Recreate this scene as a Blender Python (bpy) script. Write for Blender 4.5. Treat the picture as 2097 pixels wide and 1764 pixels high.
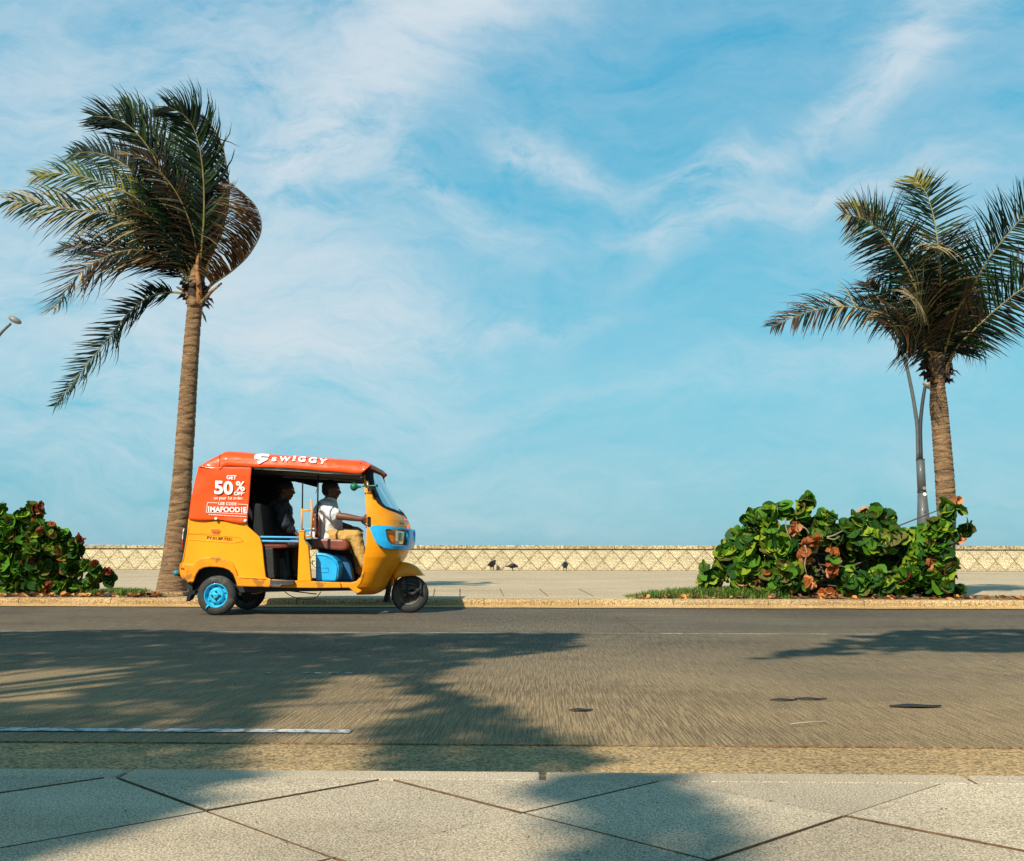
import bpy, bmesh, math, random
from mathutils import Vector, Matrix, noise
random.seed(7)
R = math.radians
for o in list(bpy.data.objects): bpy.data.objects.remove(o)
SC = bpy.context.scene
COL = SC.collection

# ---------------------------------------------------------------- camera
F = 2150.0; CX, CY = 1048.5, 882.0
EYE = Vector((0, 0, 0.636))
PITCH = math.atan(256.0 / F); YAW = R(1.5); ROLL = 0.0016
ROT = Matrix.Rotation(YAW, 3, 'Z') @ Matrix.Rotation(R(90) + PITCH, 3, 'X') @ Matrix.Rotation(ROLL, 3, 'Z')
cd = bpy.data.cameras.new('camera'); cam = bpy.data.objects.new('camera', cd); COL.objects.link(cam)
cd.sensor_width = 36; cd.lens = 36 * F / 2097; cd.clip_start = 0.05; cd.clip_end = 12000
cam.matrix_world = Matrix.Translation(EYE) @ ROT.to_4x4()
SC.camera = cam

def P(X, Y, y):
    """the point at distance y down the view that the photograph shows at X, Y (2097-wide frame)"""
    d = ROT @ Vector(((X - CX) / F, -(Y - CY) / F, -1))
    return EYE + d * (y / d.y)
def G(X, Y, z=0.0):
    d = ROT @ Vector(((X - CX) / F, -(Y - CY) / F, -1))
    return EYE + d * ((z - EYE.z) / d.z)
K = 1.66333
def crop(ox, oy, s): return lambda x, y, dep: P((ox + x / s) / K, (oy + y / s) / K, dep)
cA = crop(560, 1480, 2.757); cB = crop(1000, 1480, 2.756); cC = crop(840, 1570, 3.676)
cE = crop(600, 1900, 5.2425); cF = crop(640, 1500, 3.382)
c3 = crop(0, 280, 1.5478); c4 = crop(2600, 520, 1.9595); c5 = crop(2350, 1640, 1.843); c6 = crop(0, 1640, 2.996)
c7 = crop(1350, 1780, 1.906)

# ---------------------------------------------------------------- sky and sun
SUNV = Vector((-0.56, -1.05, 1.0)).normalized()
EL = math.asin(SUNV.z); AZ = math.atan2(SUNV.x, SUNV.y)
w = bpy.data.worlds.new('World'); SC.world = w; w.use_nodes = True
nt = w.node_tree; N = nt.nodes; L = nt.links
for n in list(N): N.remove(n)
def nd(t, **k):
    n = N.new(t)
    for a, b in k.items(): setattr(n, a, b)
    return n
def mth(op, a, b=None, c=None, clamp=False):
    n = nd('ShaderNodeMath', operation=op); n.use_clamp = clamp
    for i, v in enumerate((a, b, c)):
        if v is None: continue
        if isinstance(v, (int, float)): n.inputs[i].default_value = v
        else: L.new(v, n.inputs[i])
    return n.outputs[0]
sky = nd('ShaderNodeTexSky', sky_type='NISHITA'); sky.sun_disc = False
sky.sun_elevation = EL; sky.sun_rotation = AZ; sky.air_density = 1.0; sky.dust_density = 0.6; sky.ozone_density = 1.2
tint = nd('ShaderNodeMix', data_type='RGBA', blend_type='MULTIPLY'); tint.inputs[0].default_value = 1
L.new(sky.outputs[0], tint.inputs[6]); tint.inputs[7].default_value = (0.62, 1.12, 0.98, 1)
hsv = nd('ShaderNodeHueSaturation'); hsv.inputs['Saturation'].default_value = 1.0; L.new(tint.outputs[2], hsv.inputs['Color'])
tc = nd('ShaderNodeTexCoord'); dirv = tc.outputs['Generated']
# the clear blue of the photograph's sky, paler towards the sea, laid over the physical sky
sxyz = nd('ShaderNodeSeparateXYZ'); L.new(dirv, sxyz.inputs[0])
rmp = nd('ShaderNodeValToRGB'); rmp.color_ramp.elements[0].position = 0.0; rmp.color_ramp.elements[1].position = 1.0
SKM = 1 / (0.105 * 2 ** 0.45)
def skc(*c): return (*[v * SKM * .125 for v in c], 1)
rmp.color_ramp.elements[0].color = skc(.185, .43, .60); rmp.color_ramp.elements[1].color = skc(.03, .20, .45)
for pos_, c_ in ((.06, (.19, .47, .63)), (.16, (.19, .55, .71)), (.30, (.115, .50, .71)), (.46, (.07, .43, .68))):
    e_ = rmp.color_ramp.elements.new(pos_); e_.color = skc(*c_)
L.new(sxyz.outputs['Z'], rmp.inputs[0])
rsc = nd('ShaderNodeVectorMath', operation='SCALE'); L.new(rmp.outputs[0], rsc.inputs[0]); rsc.inputs['Scale'].default_value = 8.0
skm = nd('ShaderNodeMix', data_type='RGBA'); skm.inputs[0].default_value = .85; L.new(hsv.outputs[0], skm.inputs[6]); L.new(rsc.outputs[0], skm.inputs[7])
# wisps: the direction is warped by noise, then soft elongated banks are added up
def wn(scale, detail, rough, vec, dist=0.0):
    n = nd('ShaderNodeTexNoise'); n.inputs['Scale'].default_value = scale; n.inputs['Detail'].default_value = detail
    n.inputs['Roughness'].default_value = rough; n.inputs['Distortion'].default_value = dist
    L.new(vec, n.inputs['Vector']); return n
n1 = wn(3.2, 5, .55, dirv)
sub = nd('ShaderNodeVectorMath', operation='SUBTRACT'); L.new(n1.outputs['Color'], sub.inputs[0]); sub.inputs[1].default_value = (.5, .5, .5)
scl = nd('ShaderNodeVectorMath', operation='SCALE'); L.new(sub.outputs[0], scl.inputs[0]); scl.inputs['Scale'].default_value = 0.16
add = nd('ShaderNodeVectorMath', operation='ADD'); L.new(dirv, add.inputs[0]); L.new(scl.outputs[0], add.inputs[1])
wv = add.outputs[0]
BANKS = [  # X, Y, long, short, slope angle (deg, up to the right), weight
 (230, 330, 520, 300, -35, .36), (520, 160, 260, 130, -40, .35), (900, 60, 260, 100, 15, .48), (720, 250, 230, 60, 40, .72), (850, 200, 200, 55, 50, .5), (620, 330, 130, 55, 10, .50),
 (1000, 20, 160, 50, 10, .35), (560, 560, 330, 160, -28, .40), (640, 700, 300, 70, 8, .62), (900, 430, 190, 40, -22, .45), (740, 660, 120, 60, 5, .3),
 (1090, 320, 80, 35, -15, .70), (1210, 370, 150, 32, -18, .66), (1620, 260, 330, 36, 40, .50), (1820, 100, 130, 50, 45, .75), (1440, 368, 90, 24, 5, .60),
 (1560, 430, 280, 36, 10, .45), (1760, 380, 260, 50, 10, .25), (1060, 665, 190, 20, 6, .40), (100, 620, 320, 200, 0, .36), (1500, 780, 700, 60, 4, .22), (1760, 200, 80, 40, 60, .2),
 (300, 900, 500, 130, 0, .28), (1900, 520, 300, 110, 15, .22), (1000, 1020, 1500, 110, 0, .12), (40, 120, 200, 90, -30, .25)]
total = None
for X, Y, a, b, ang, wt in BANKS:
    d = (P(X, Y, 10) - EYE).normalized()
    sa, sb = a / 2150 * .95, b / 2150 * .95; t = R(ang)
    s = nd('ShaderNodeVectorMath', operation='SUBTRACT'); L.new(wv, s.inputs[0]); s.inputs[1].default_value = (d.x, 0, d.z)
    q1 = nd('ShaderNodeVectorMath', operation='DOT_PRODUCT'); L.new(s.outputs[0], q1.inputs[0]); q1.inputs[1].default_value = (math.cos(t) / sa, 0, math.sin(t) / sa)
    q2 = nd('ShaderNodeVectorMath', operation='DOT_PRODUCT'); L.new(s.outputs[0], q2.inputs[0]); q2.inputs[1].default_value = (-math.sin(t) / sb, 0, math.cos(t) / sb)
    r2 = mth('ADD', mth('MULTIPLY', q1.outputs['Value'], q1.outputs['Value']), mth('MULTIPLY', q2.outputs['Value'], q2.outputs['Value']))
    g = mth('MULTIPLY', mth('POWER', 2.718, mth('MULTIPLY', r2, -1.0)), wt)
    total = g if total is None else mth('ADD', total, g)
st = nd('ShaderNodeMapping'); st.inputs['Rotation'].default_value = (0, R(28), 0); st.inputs['Scale'].default_value = (1.0, 1.0, 2.6); L.new(wv, st.inputs['Vector'])
n2 = wn(5.0, 7, .62, st.outputs[0], .6)
n3 = wn(17.0, 8, .70, st.outputs[0], .5)
fib = mth('ADD', mth('MULTIPLY', n2.outputs['Fac'], 2.3), mth('MULTIPLY', n3.outputs['Fac'], 1.3))
fib = mth('MAXIMUM', mth('SUBTRACT', fib, 1.30), 0.03)
# general thin veil everywhere in the sky, plus the banks
veil = wn(2.0, 5, .6, wv)
tot = mth('ADD', total, mth('MULTIPLY', mth('SUBTRACT', veil.outputs['Fac'], .30), .62))
dens = mth('MULTIPLY', tot, fib)
dens = mth('SUBTRACT', 1.0, mth('POWER', 2.718, mth('MULTIPLY', mth('MAXIMUM', dens, 0.0), -2.0)))
cmix = nd('ShaderNodeMix', data_type='RGBA'); L.new(dens, cmix.inputs[0]); L.new(skm.outputs[2], cmix.inputs[6])
cmix.inputs[7].default_value = (.68 * SKM, .76 * SKM, .82 * SKM, 1)
bg = nd('ShaderNodeBackground'); bg.inputs['Strength'].default_value = 0.105
L.new(cmix.outputs[2], bg.inputs['Color'])
out = nd('ShaderNodeOutputWorld'); L.new(bg.outputs[0], out.inputs['Surface'])
sd = bpy.data.lights.new('sun', 'SUN'); sd.energy = 4.9; sd.angle = R(0.55); sd.color = (1.0, .93, .80)
sun = bpy.data.objects.new('sun', sd); COL.objects.link(sun)
sun.rotation_euler = SUNV.to_track_quat('Z', 'Y').to_euler(); sun.location = (-6, -10, 12)
vs = SC.view_settings; vs.view_transform = 'Standard'; vs.look = 'None'; vs.exposure = 0.45; vs.gamma = 1.0; vs.use_curve_mapping = False
SC.render.engine = 'CYCLES'; SC.cycles.max_bounces = 7; SC.cycles.transparent_max_bounces = 12

# ---------------------------------------------------------------- helpers
def mat(name, col, rough=.7, var=.18, scale=6.0, bump=0.0, bscale=60.0, stretch=(1, 1, 1), metallic=0.0, coat=0.0, col2=None, spec=.4, coords='Object', transl=0.0, bdist=.01, spots=None, em=0):
    m = bpy.data.materials.new(name); m.use_nodes = True; t = m.node_tree; n = t.nodes; l = t.links
    b = n['Principled BSDF']; b.inputs['Roughness'].default_value = rough; b.inputs['Metallic'].default_value = metallic
    b.inputs['Specular IOR Level'].default_value = spec
    if coat: b.inputs['Coat Weight'].default_value = coat; b.inputs['Coat Roughness'].default_value = .08
    c = n.new('ShaderNodeTexCoord'); mp = n.new('ShaderNodeMapping'); l.new(c.outputs[coords], mp.inputs[0]); mp.inputs['Scale'].default_value = stretch
    x = n.new('ShaderNodeTexNoise'); x.inputs['Scale'].default_value = scale; x.inputs['Detail'].default_value = 7; x.inputs['Roughness'].default_value = .6
    l.new(mp.outputs[0], x.inputs['Vector'])
    r = n.new('ShaderNodeValToRGB'); r.color_ramp.elements[0].position = .32; r.color_ramp.elements[1].position = .68
    c2 = col2 if col2 else tuple(v * (1 + var) for v in col)
    c1 = tuple(v * (1 - var) for v in col)
    r.color_ramp.elements[0].color = (*c1, 1); r.color_ramp.elements[1].color = (*c2, 1)
    l.new(x.outputs['Fac'], r.inputs[0]); outc = r.outputs[0]
    if spots:
        sc_, thr, scol = spots
        y = n.new('ShaderNodeTexNoise'); y.inputs['Scale'].default_value = sc_; y.inputs['Detail'].default_value = 5; l.new(mp.outputs[0], y.inputs['Vector'])
        mr = n.new('ShaderNodeMapRange'); mr.inputs[1].default_value = thr; mr.inputs[2].default_value = thr + .06; l.new(y.outputs['Fac'], mr.inputs[0])
        mx = n.new('ShaderNodeMix'); mx.data_type = 'RGBA'; l.new(mr.outputs[0], mx.inputs[0]); l.new(outc, mx.inputs[6]); mx.inputs[7].default_value = (*scol, 1); outc = mx.outputs[2]
    l.new(outc, b.inputs['Base Color'])
    if bump:
        y = n.new('ShaderNodeTexNoise'); y.inputs['Scale'].default_value = bscale; y.inputs['Detail'].default_value = 6; l.new(mp.outputs[0], y.inputs['Vector'])
        bp = n.new('ShaderNodeBump'); bp.inputs['Strength'].default_value = bump; bp.inputs['Distance'].default_value = bdist
        l.new(y.outputs['Fac'], bp.inputs['Height']); l.new(bp.outputs[0], b.inputs['Normal'])
    if transl:
        tr = n.new('ShaderNodeBsdfTranslucent'); l.new(outc, tr.inputs[0]); ms = n.new('ShaderNodeMixShader'); ms.inputs[0].default_value = transl
        l.new(b.outputs[0], ms.inputs[1]); l.new(tr.outputs[0], ms.inputs[2]); l.new(ms.outputs[0], n['Material Output'].inputs[0])
    if em:
        pass
    return m

OFF = {}
def tagp(o, label=None, cat=None, group=None, kind=None):
    if label: o['label'] = label
    if cat: o['category'] = cat
    if group: o['group'] = group
    if kind: o['kind'] = kind
    return o
def thing(name, loc, label, cat, group=None):
    o = bpy.data.objects.new(name, None); COL.objects.link(o); o.location = loc; o.empty_display_size = .2
    OFF[o] = Vector(loc); return tagp(o, label, cat, group)
def mk(name, verts, faces, mats, parent=None, midx=None, smooth=False, kind=None, mods=None):
    """one mesh object from world-space vertices"""
    off = OFF.get(parent, Vector((0, 0, 0)))
    me = bpy.data.meshes.new(name); me.from_pydata([Vector(v) - off for v in verts], [], faces)
    for m in (mats if isinstance(mats, (list, tuple)) else [mats]): me.materials.append(m)
    if midx: me.polygons.foreach_set('material_index', midx)
    if smooth: me.polygons.foreach_set('use_smooth', [True] * len(me.polygons))
    me.validate(); me.update()
    o = bpy.data.objects.new(name, me); COL.objects.link(o)
    if parent: o.parent = parent
    OFF[o] = off
    if kind: o['kind'] = kind
    return o
def bev(o, w=.01, seg=2):
    m = o.modifiers.new('bevel', 'BEVEL'); m.width = w; m.segments = seg; m.limit_method = 'ANGLE'; m.angle_limit = R(35); return o
class MB:
    def __init__(s): s.v = []; s.f = []; s.m = []
    def add(s, v, f, mi=0):
        b = len(s.v); s.v += [Vector(q) for q in v]; s.f += [[i + b for i in q] for q in f]; s.m += [mi] * len(f); return s
    def box(s, a, b, mi=0):
        (x0, y0, z0), (x1, y1, z1) = a, b
        v = [(x0, y0, z0), (x1, y0, z0), (x1, y1, z0), (x0, y1, z0), (x0, y0, z1), (x1, y0, z1), (x1, y1, z1), (x0, y1, z1)]
        return s.add(v, [(0, 3, 2, 1), (4, 5, 6, 7), (0, 1, 5, 4), (1, 2, 6, 5), (2, 3, 7, 6), (3, 0, 4, 7)], mi)
    def tube(s, pts, rad, n=8, mi=0, cap=True):
        pts = [Vector(p) for p in pts]; rads = rad if isinstance(rad, (list, tuple)) else [rad] * len(pts)
        rings = []; up = None; b = len(s.v)
        for i, p in enumerate(pts):
            t = (pts[min(i + 1, len(pts) - 1)] - pts[max(i - 1, 0)]).normalized()
            if up is None: up = t.orthogonal().normalized()
            up = (up - t * up.dot(t)).normalized(); q = t.cross(up)
            for k in range(n):
                a = 2 * math.pi * k / n; s.v.append(p + (up * math.cos(a) + q * math.sin(a)) * rads[i])
        for i in range(len(pts) - 1):
            for k in range(n):
                s.f.append([b + i * n + k, b + i * n + (k + 1) % n, b + (i + 1) * n + (k + 1) % n, b + (i + 1) * n + k]); s.m.append(mi)
        if cap:
            s.f.append([b + k for k in range(n)][::-1]); s.m.append(mi)
            e = b + (len(pts) - 1) * n; s.f.append([e + k for k in range(n)]); s.m.append(mi)
        return s
    def prism(s, loop, dvec, mi=0):
        n = len(loop); loop = [Vector(p) for p in loop]; d = Vector(dvec)
        b = len(s.v); s.v += loop + [p + d for p in loop]
        s.f.append([b + i for i in range(n)]); s.f.append([b + n + i for i in range(n)][::-1]); s.m += [mi, mi]
        for i in range(n): s.f.append([b + i, b + n + i, b + n + (i + 1) % n, b + (i + 1) % n]); s.m.append(mi)
        return s
    def lathe(s, c, prof, axis='Y', n=32, mi=0):
        """prof: list of (axial, radius) about a world axis through c"""
        c = Vector(c); b = len(s.v)
        for a, r in prof:
            for k in range(n):
                t = 2 * math.pi * k / n
                if axis == 'Y': s.v.append(c + Vector((r * math.cos(t), a, r * math.sin(t))))
                elif axis == 'Z': s.v.append(c + Vector((r * math.cos(t), r * math.sin(t), a)))
                else: s.v.append(c + Vector((a, r * math.cos(t), r * math.sin(t))))
        for i in range(len(prof) - 1):
            for k in range(n): s.f.append([b + i * n + k, b + i * n + (k + 1) % n, b + (i + 1) * n + (k + 1) % n, b + (i + 1) * n + k]); s.m.append(mi)
        return s
    def ell(s, c, r, n=14, m=8, rot=None, mi=0):
        c = Vector(c); b = len(s.v)
        for i in range(m + 1):
            p = math.pi * i / m
            for k in range(n):
                t = 2 * math.pi * k / n; v = Vector((r[0] * math.sin(p) * math.cos(t), r[1] * math.sin(p) * math.sin(t), r[2] * math.cos(p)))
                if rot: v = rot @ v
                s.v.append(c + v)
        for i in range(m):
            for k in range(n): s.f.append([b + i * n + k, b + i * n + (k + 1) % n, b + (i + 1) * n + (k + 1) % n, b + (i + 1) * n + k]); s.m.append(mi)
        return s
    def cap(s, p0, p1, r0, r1, n=12):
        p0, p1 = Vector(p0), Vector(p1); d = (p1 - p0).normalized()
        pts = []; rs = []
        for a in (1.4, 1.1, .75, .35): pts.append(p0 - d * r0 * math.sin(a)); rs.append(r0 * math.cos(a))
        pts.append(p0); rs.append(r0); pts.append(p1); rs.append(r1)
        for a in (.35, .75, 1.1, 1.4): pts.append(p1 + d * r1 * math.sin(a)); rs.append(r1 * math.cos(a))
        return s.tube(pts, rs, n)
    def build(s, name, mats, parent=None, smooth=False, kind=None): return mk(name, s.v, s.f, mats, parent, s.m, smooth, kind)
def inside(x, y, poly):
    c = False; j = len(poly) - 1
    for i in range(len(poly)):
        xi, yi = poly[i]; xj, yj = poly[j]
        if (yi > y) != (yj > y) and x < (xj - xi) * (y - yi) / (yj - yi) + xi: c = not c
        j = i
    return c
def lerp(a, b, t): return a + (b - a) * t
def interp(tab, x):
    if x <= tab[0][0]: return tab[0][1]
    for (a, u), (b, v) in zip(tab, tab[1:]):
        if x <= b: return u + (v - u) * (x - a) / (b - a)
    return tab[-1][1]
def crv(pts, n):
    """Catmull-Rom through 3D points, n samples"""
    p = [pts[0] * 2 - pts[1]] + list(pts) + [pts[-1] * 2 - pts[-2]]; out = []
    m = len(pts) - 1
    for i in range(n):
        u = i / (n - 1) * m; k = min(int(u), m - 1); t = u - k; a, b, c, d = p[k:k + 4]
        out.append(.5 * ((2 * b) + (c - a) * t + (2 * a - 5 * b + 4 * c - d) * t * t + (3 * b - a - 3 * c + d) * t ** 3))
    return out
# ================================================================= THE SETTING
KERB_Y, WALL_Y, PZ, NPZ = 13.17, 38.4, 0.10, 0.12
NEAR_Y = G(1048, 1580, NPZ).y; YB = G(1048, 1598, NPZ).y
def groundmat(name, base, dark, light, grooves=False, fine=140, bump=.5, patch=.7, dust=False):
    m = bpy.data.materials.new(name); m.use_nodes = True; t = m.node_tree; n = t.nodes; l = t.links; b = n['Principled BSDF']
    b.inputs['Roughness'].default_value = .9; b.inputs['Specular IOR Level'].default_value = .2
    c = n.new('ShaderNodeTexCoord')
    def ns(scale, det=6, rg=.6, stretch=(1, 1, 1), rot=0.0, dist=0.0):
        mp = n.new('ShaderNodeMapping'); mp.inputs['Scale'].default_value = stretch; mp.inputs['Rotation'].default_value = (0, 0, rot); mp.vector_type = 'TEXTURE' if False else 'POINT'
        l.new(c.outputs['Object'], mp.inputs[0]); x = n.new('ShaderNodeTexNoise'); x.inputs['Scale'].default_value = scale
        x.inputs['Detail'].default_value = det; x.inputs['Roughness'].default_value = rg; x.inputs['Distortion'].default_value = dist; l.new(mp.outputs[0], x.inputs['Vector']); return x.outputs['Fac']
    def ramp(f, a, bb, ca, cb):
        r = n.new('ShaderNodeValToRGB'); r.color_ramp.elements[0].position = a; r.color_ramp.elements[1].position = bb
        r.color_ramp.elements[0].color = (*ca, 1); r.color_ramp.elements[1].color = (*cb, 1); l.new(f, r.inputs[0]); return r.outputs[0]
    def mix(f, a, bb, mode='MIX'):
        x = n.new('ShaderNodeMix'); x.data_type = 'RGBA'; x.blend_type = mode
        if isinstance(f, float): x.inputs[0].default_value = f
        else: l.new(f, x.inputs[0])
        l.new(a, x.inputs[6]); l.new(bb, x.inputs[7]); return x.outputs[2]
    big = ramp(ns(patch, 6), .35, .68, base, light)
    spk = ramp(ns(fine, 3, .7), .38, .62, (.30, .29, .28), (1.52, 1.50, 1.46))
    col = mix(.85, big, spk, 'MULTIPLY')
    pits = ramp(ns(fine * .45, 4, .7), .33, .40, (.35, .33, .3), (1, 1, 1)); col = mix(.8, col, pits, 'MULTIPLY')
    stain = ramp(ns(1.1, 5, .65, (.35, 1, 1)), .30, .5, dark, (1, 1, 1)); col = mix(.7, col, stain, 'MULTIPLY')
    oi = n.new('ShaderNodeObjectInfo'); rr = ramp(oi.outputs['Random'], 0, 1, (.88, .87, .86), (1.07, 1.07, 1.06)); col = mix(1.0, col, rr, 'MULTIPLY')
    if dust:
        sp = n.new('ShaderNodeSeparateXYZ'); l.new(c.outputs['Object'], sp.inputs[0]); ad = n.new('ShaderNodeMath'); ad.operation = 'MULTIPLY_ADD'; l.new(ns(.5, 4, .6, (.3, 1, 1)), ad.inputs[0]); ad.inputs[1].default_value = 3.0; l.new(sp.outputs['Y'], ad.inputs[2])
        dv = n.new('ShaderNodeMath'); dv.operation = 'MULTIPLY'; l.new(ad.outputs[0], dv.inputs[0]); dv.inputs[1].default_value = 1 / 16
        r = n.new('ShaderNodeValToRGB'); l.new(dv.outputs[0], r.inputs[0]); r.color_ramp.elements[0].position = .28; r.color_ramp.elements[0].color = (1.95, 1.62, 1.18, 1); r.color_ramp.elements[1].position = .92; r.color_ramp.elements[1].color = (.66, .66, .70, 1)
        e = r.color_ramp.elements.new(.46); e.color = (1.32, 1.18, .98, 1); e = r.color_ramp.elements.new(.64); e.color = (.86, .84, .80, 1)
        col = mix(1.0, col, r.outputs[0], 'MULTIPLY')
    hgt = ns(fine, 4, .7)
    if grooves:
        g = ns(1, 3, .6, (125, 3.2, 1), R(-5.4), .06)
        gr = ramp(g, .42, .56, (.56, .54, .52), (1.26, 1.23, 1.19))
        fade = ns(.35, 3, .5); fr = n.new('ShaderNodeMapRange'); fr.inputs[1].default_value = .35; fr.inputs[2].default_value = .6; fr.inputs[3].default_value = .25; fr.inputs[4].default_value = .8; l.new(fade, fr.inputs[0])
        col = mix(fr.outputs[0], col, mix(1.0, col, gr, 'MULTIPLY'))
        a = n.new('ShaderNodeMath'); a.operation = 'MULTIPLY_ADD'; l.new(g, a.inputs[0]); a.inputs[1].default_value = 2.2; l.new(hgt, a.inputs[2]); hgt = a.outputs[0]
    l.new(col, b.inputs['Base Color'])
    bp = n.new('ShaderNodeBump'); bp.inputs['Strength'].default_value = bump; bp.inputs['Distance'].default_value = .006; l.new(hgt, bp.inputs['Height']); l.new(bp.outputs[0], b.inputs['Normal'])
    return m
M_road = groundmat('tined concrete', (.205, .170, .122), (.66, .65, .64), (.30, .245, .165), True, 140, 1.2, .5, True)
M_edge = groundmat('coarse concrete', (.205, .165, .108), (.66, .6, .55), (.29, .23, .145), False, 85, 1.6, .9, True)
M_slab = groundmat('pale speckled paving', (.47, .375, .265), (.66, .61, .55), (.64, .51, .35), False, 250, .7, 1.3)
M_plaza = groundmat('sandy plaza concrete', (.46, .35, .215), (.80, .76, .70), (.56, .44, .285), False, 40, .3, .35)
M_kerb = groundmat('kerb concrete', (.40, .27, .13), (.7, .60, .48), (.50, .35, .175), False, 60, .8, 1.5)
M_sand = groundmat('orange sand', (.47, .29, .11), (.75, .7, .6), (.58, .38, .17), False, 60, .8, 2.0)
M_soil = groundmat('brown soil', (.20, .115, .05), (.6, .55, .5), (.30, .19, .09), False, 50, 1.2, 2.0)
M_joint = mat('dark joint grit', (.13, .075, .038), .95, .4, 30)
M_wall = groundmat('pale stone wall', (.49, .41, .25), (.62, .52, .38), (.58, .49, .325), False, 34, .08, 1.7)
M_wallj = mat('wall joint', (.07, .045, .022), .95, .3, 10)
M_cop = groundmat('weathered coping', (.34, .27, .155), (.45, .4, .33), (.46, .38, .24), False, 14, .5, 1.6)
M_white = mat('worn road paint', (.55, .53, .49), .8, .25, 40, .5, 90, spots=(22, .52, (.20, .17, .13)))

def sheet(name, x0, x1, y0, y1, z, m, kind='structure', parent=None, nx=1, ny=1):
    v = [(lerp(x0, x1, i / nx), lerp(y0, y1, j / ny), z) for j in range(ny + 1) for i in range(nx + 1)]
    f = [(j * (nx + 1) + i, j * (nx + 1) + i + 1, (j + 1) * (nx + 1) + i + 1, (j + 1) * (nx + 1) + i) for j in range(ny) for i in range(nx)]
    return mk(name, v, f, m, parent, kind=kind)
ground = sheet('ground', -400, 400, -400, 41, -0.30, M_soil)
M_sea = mat('sea water', (.03, .11, .15), .12, .3, .05, .6, .8)
sea = sheet('sea', -6000, 6000, 39.5, 9000, -2.4, M_sea)
road = sheet('road', -150, 150, 3.66, KERB_Y - .02, 0, M_road)
edge = sheet('road_edge_strip', -150, 150, NEAR_Y + .02, 3.66, -.004, M_edge)
sheet('sand_drift', -60, 60, KERB_Y - .22, KERB_Y - .004, .004, M_sand)
# wavy sand along the kerb foot
mb = MB(); v = []; n_ = 400
for i in range(n_ + 1):
    x = -14 + 28 * i / n_; e = .16 + .09 * noise.noise(Vector((x * 1.3, 0, 3))) + .05 * noise.noise(Vector((x * 6, 0, 8)))
    v += [(x, KERB_Y - e - .1, .0085), (x, KERB_Y - .03, .022 + .008 * noise.noise(Vector((x * 5, 2, 1)))), (x, KERB_Y - .002, .03)]
mb.add(v, [(i * 3 + j, i * 3 + 3 + j, i * 3 + 4 + j, i * 3 + 1 + j) for i in range(n_) for j in range(2)])
mb.build('sand_bank', M_sand, None, True, 'structure')
# road markings
lane = thing('lane_line', (-2.4, 4.12, .004), 'worn white painted line on the near side of the road, ending left of centre', 'road marking')
mb = MB(); a = G(-60, 1494); b_ = G(722, 1497)
n_ = 60; v = []
for i in range(n_ + 1):
    x = lerp(-9.0, b_.x, i / n_); yy = (a.y + b_.y) / 2 - .02; h = .034 + .006 * noise.noise(Vector((x * 9, 1, 0))); v += [(x, yy - h, .004), (x, yy + h, .004)]
mb.add(v, [(2 * i, 2 * i + 2, 2 * i + 3, 2 * i + 1) for i in range(n_)]); mb.build('paint_strip', M_white, lane)
M_pale = mat('pale seam paint', (.27, .25, .21), .9, .3, 30, spots=(6, .5, (.17, .15, .12)))
sy = G(1048, 1297).y
mb = MB(); mb.box((-60, sy - .012, .001), (60, sy + .012, .004)); mb.build('road_seam', M_pale, None, kind='structure')
sy2 = 3.66; mb = MB(); mb.box((-60, sy2 - .003, -.003), (60, sy2 + .003, .001)); mb.build('road_joint', M_soil, None, kind='structure')
for (xa, xb) in ((620, 640), (640, 665), (672, 700), (706, 730), (540, 560)):
    g0, g1 = G(xa, 1380), G(xb, 1382); mb = MB(); mb.add([(g0.x, g0.y - .015, .0045), (g1.x - .03, g0.y - .02, .0045), (g1.x - .03, g0.y + .018, .0045), (g0.x + .01, g0.y + .02, .0045)], [(0, 1, 2, 3)])
    o = mb.build('paint_fleck', M_white); tagp(o, {620: 'white paint fleck on the shaded road, second from the left of five', 640: 'white paint fleck in the middle of a row of five on the road', 672: 'white paint fleck on the road, fourth from the left of five', 706: 'white paint fleck on the road, rightmost of five', 540: 'white paint fleck on the shaded road, set apart at the left of five'}[xa], 'road marking', 'white paint flecks on the road')
# transverse construction joints
for X in (1260, -700, 2900):
    g0, g1 = G(X, 1262), G(X + 55, 1294); mb = MB(); mb.add([(g0.x - .008, g0.y, .0042), (g0.x + .008, g0.y, .0042), (g1.x + .012, g1.y, .0042), (g1.x - .006, g1.y, .0042)], [(0, 3, 2, 1)]); mb.build('slab_joint', M_joint, None, kind='structure')

# ---- near pavement: kerb stones, then square slabs laid on the diagonal
npv = sheet('near_pavement', -60, 60, -30, NEAR_Y - .02, NPZ - .007, M_joint); npv['kind'] = 'structure'
sx = -.02
for k in range(-8, 9):
    x0 = sx + k * 1.0 + .035; x1 = x0 + .985
    if x1 < -4 or x0 > 4: continue
    mb = MB(); mb.box((x0, YB + .003, -.02), (x1, NEAR_Y, NPZ + .001 * random.uniform(-1, 1))); bev(mb.build('kerb_stone', M_slab, npv), .006, 2)
for xx in ((-60, -3.95), (3.97, 60)):
    mb = MB(); mb.box((xx[0], NEAR_Y - .115, -.02), (xx[1], NEAR_Y, NPZ)); mb.build('kerb_run', M_slab, npv)
gap = .0034; c1_, c2_, c3_ = G(423, 1663, NPZ), G(1071, 1662, NPZ), G(1736, 1673, NPZ); h = (c3_.x - c1_.x) / 4; ycr = (c1_.y + c2_.y + c3_.y) / 3; xcr = c2_.x

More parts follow.
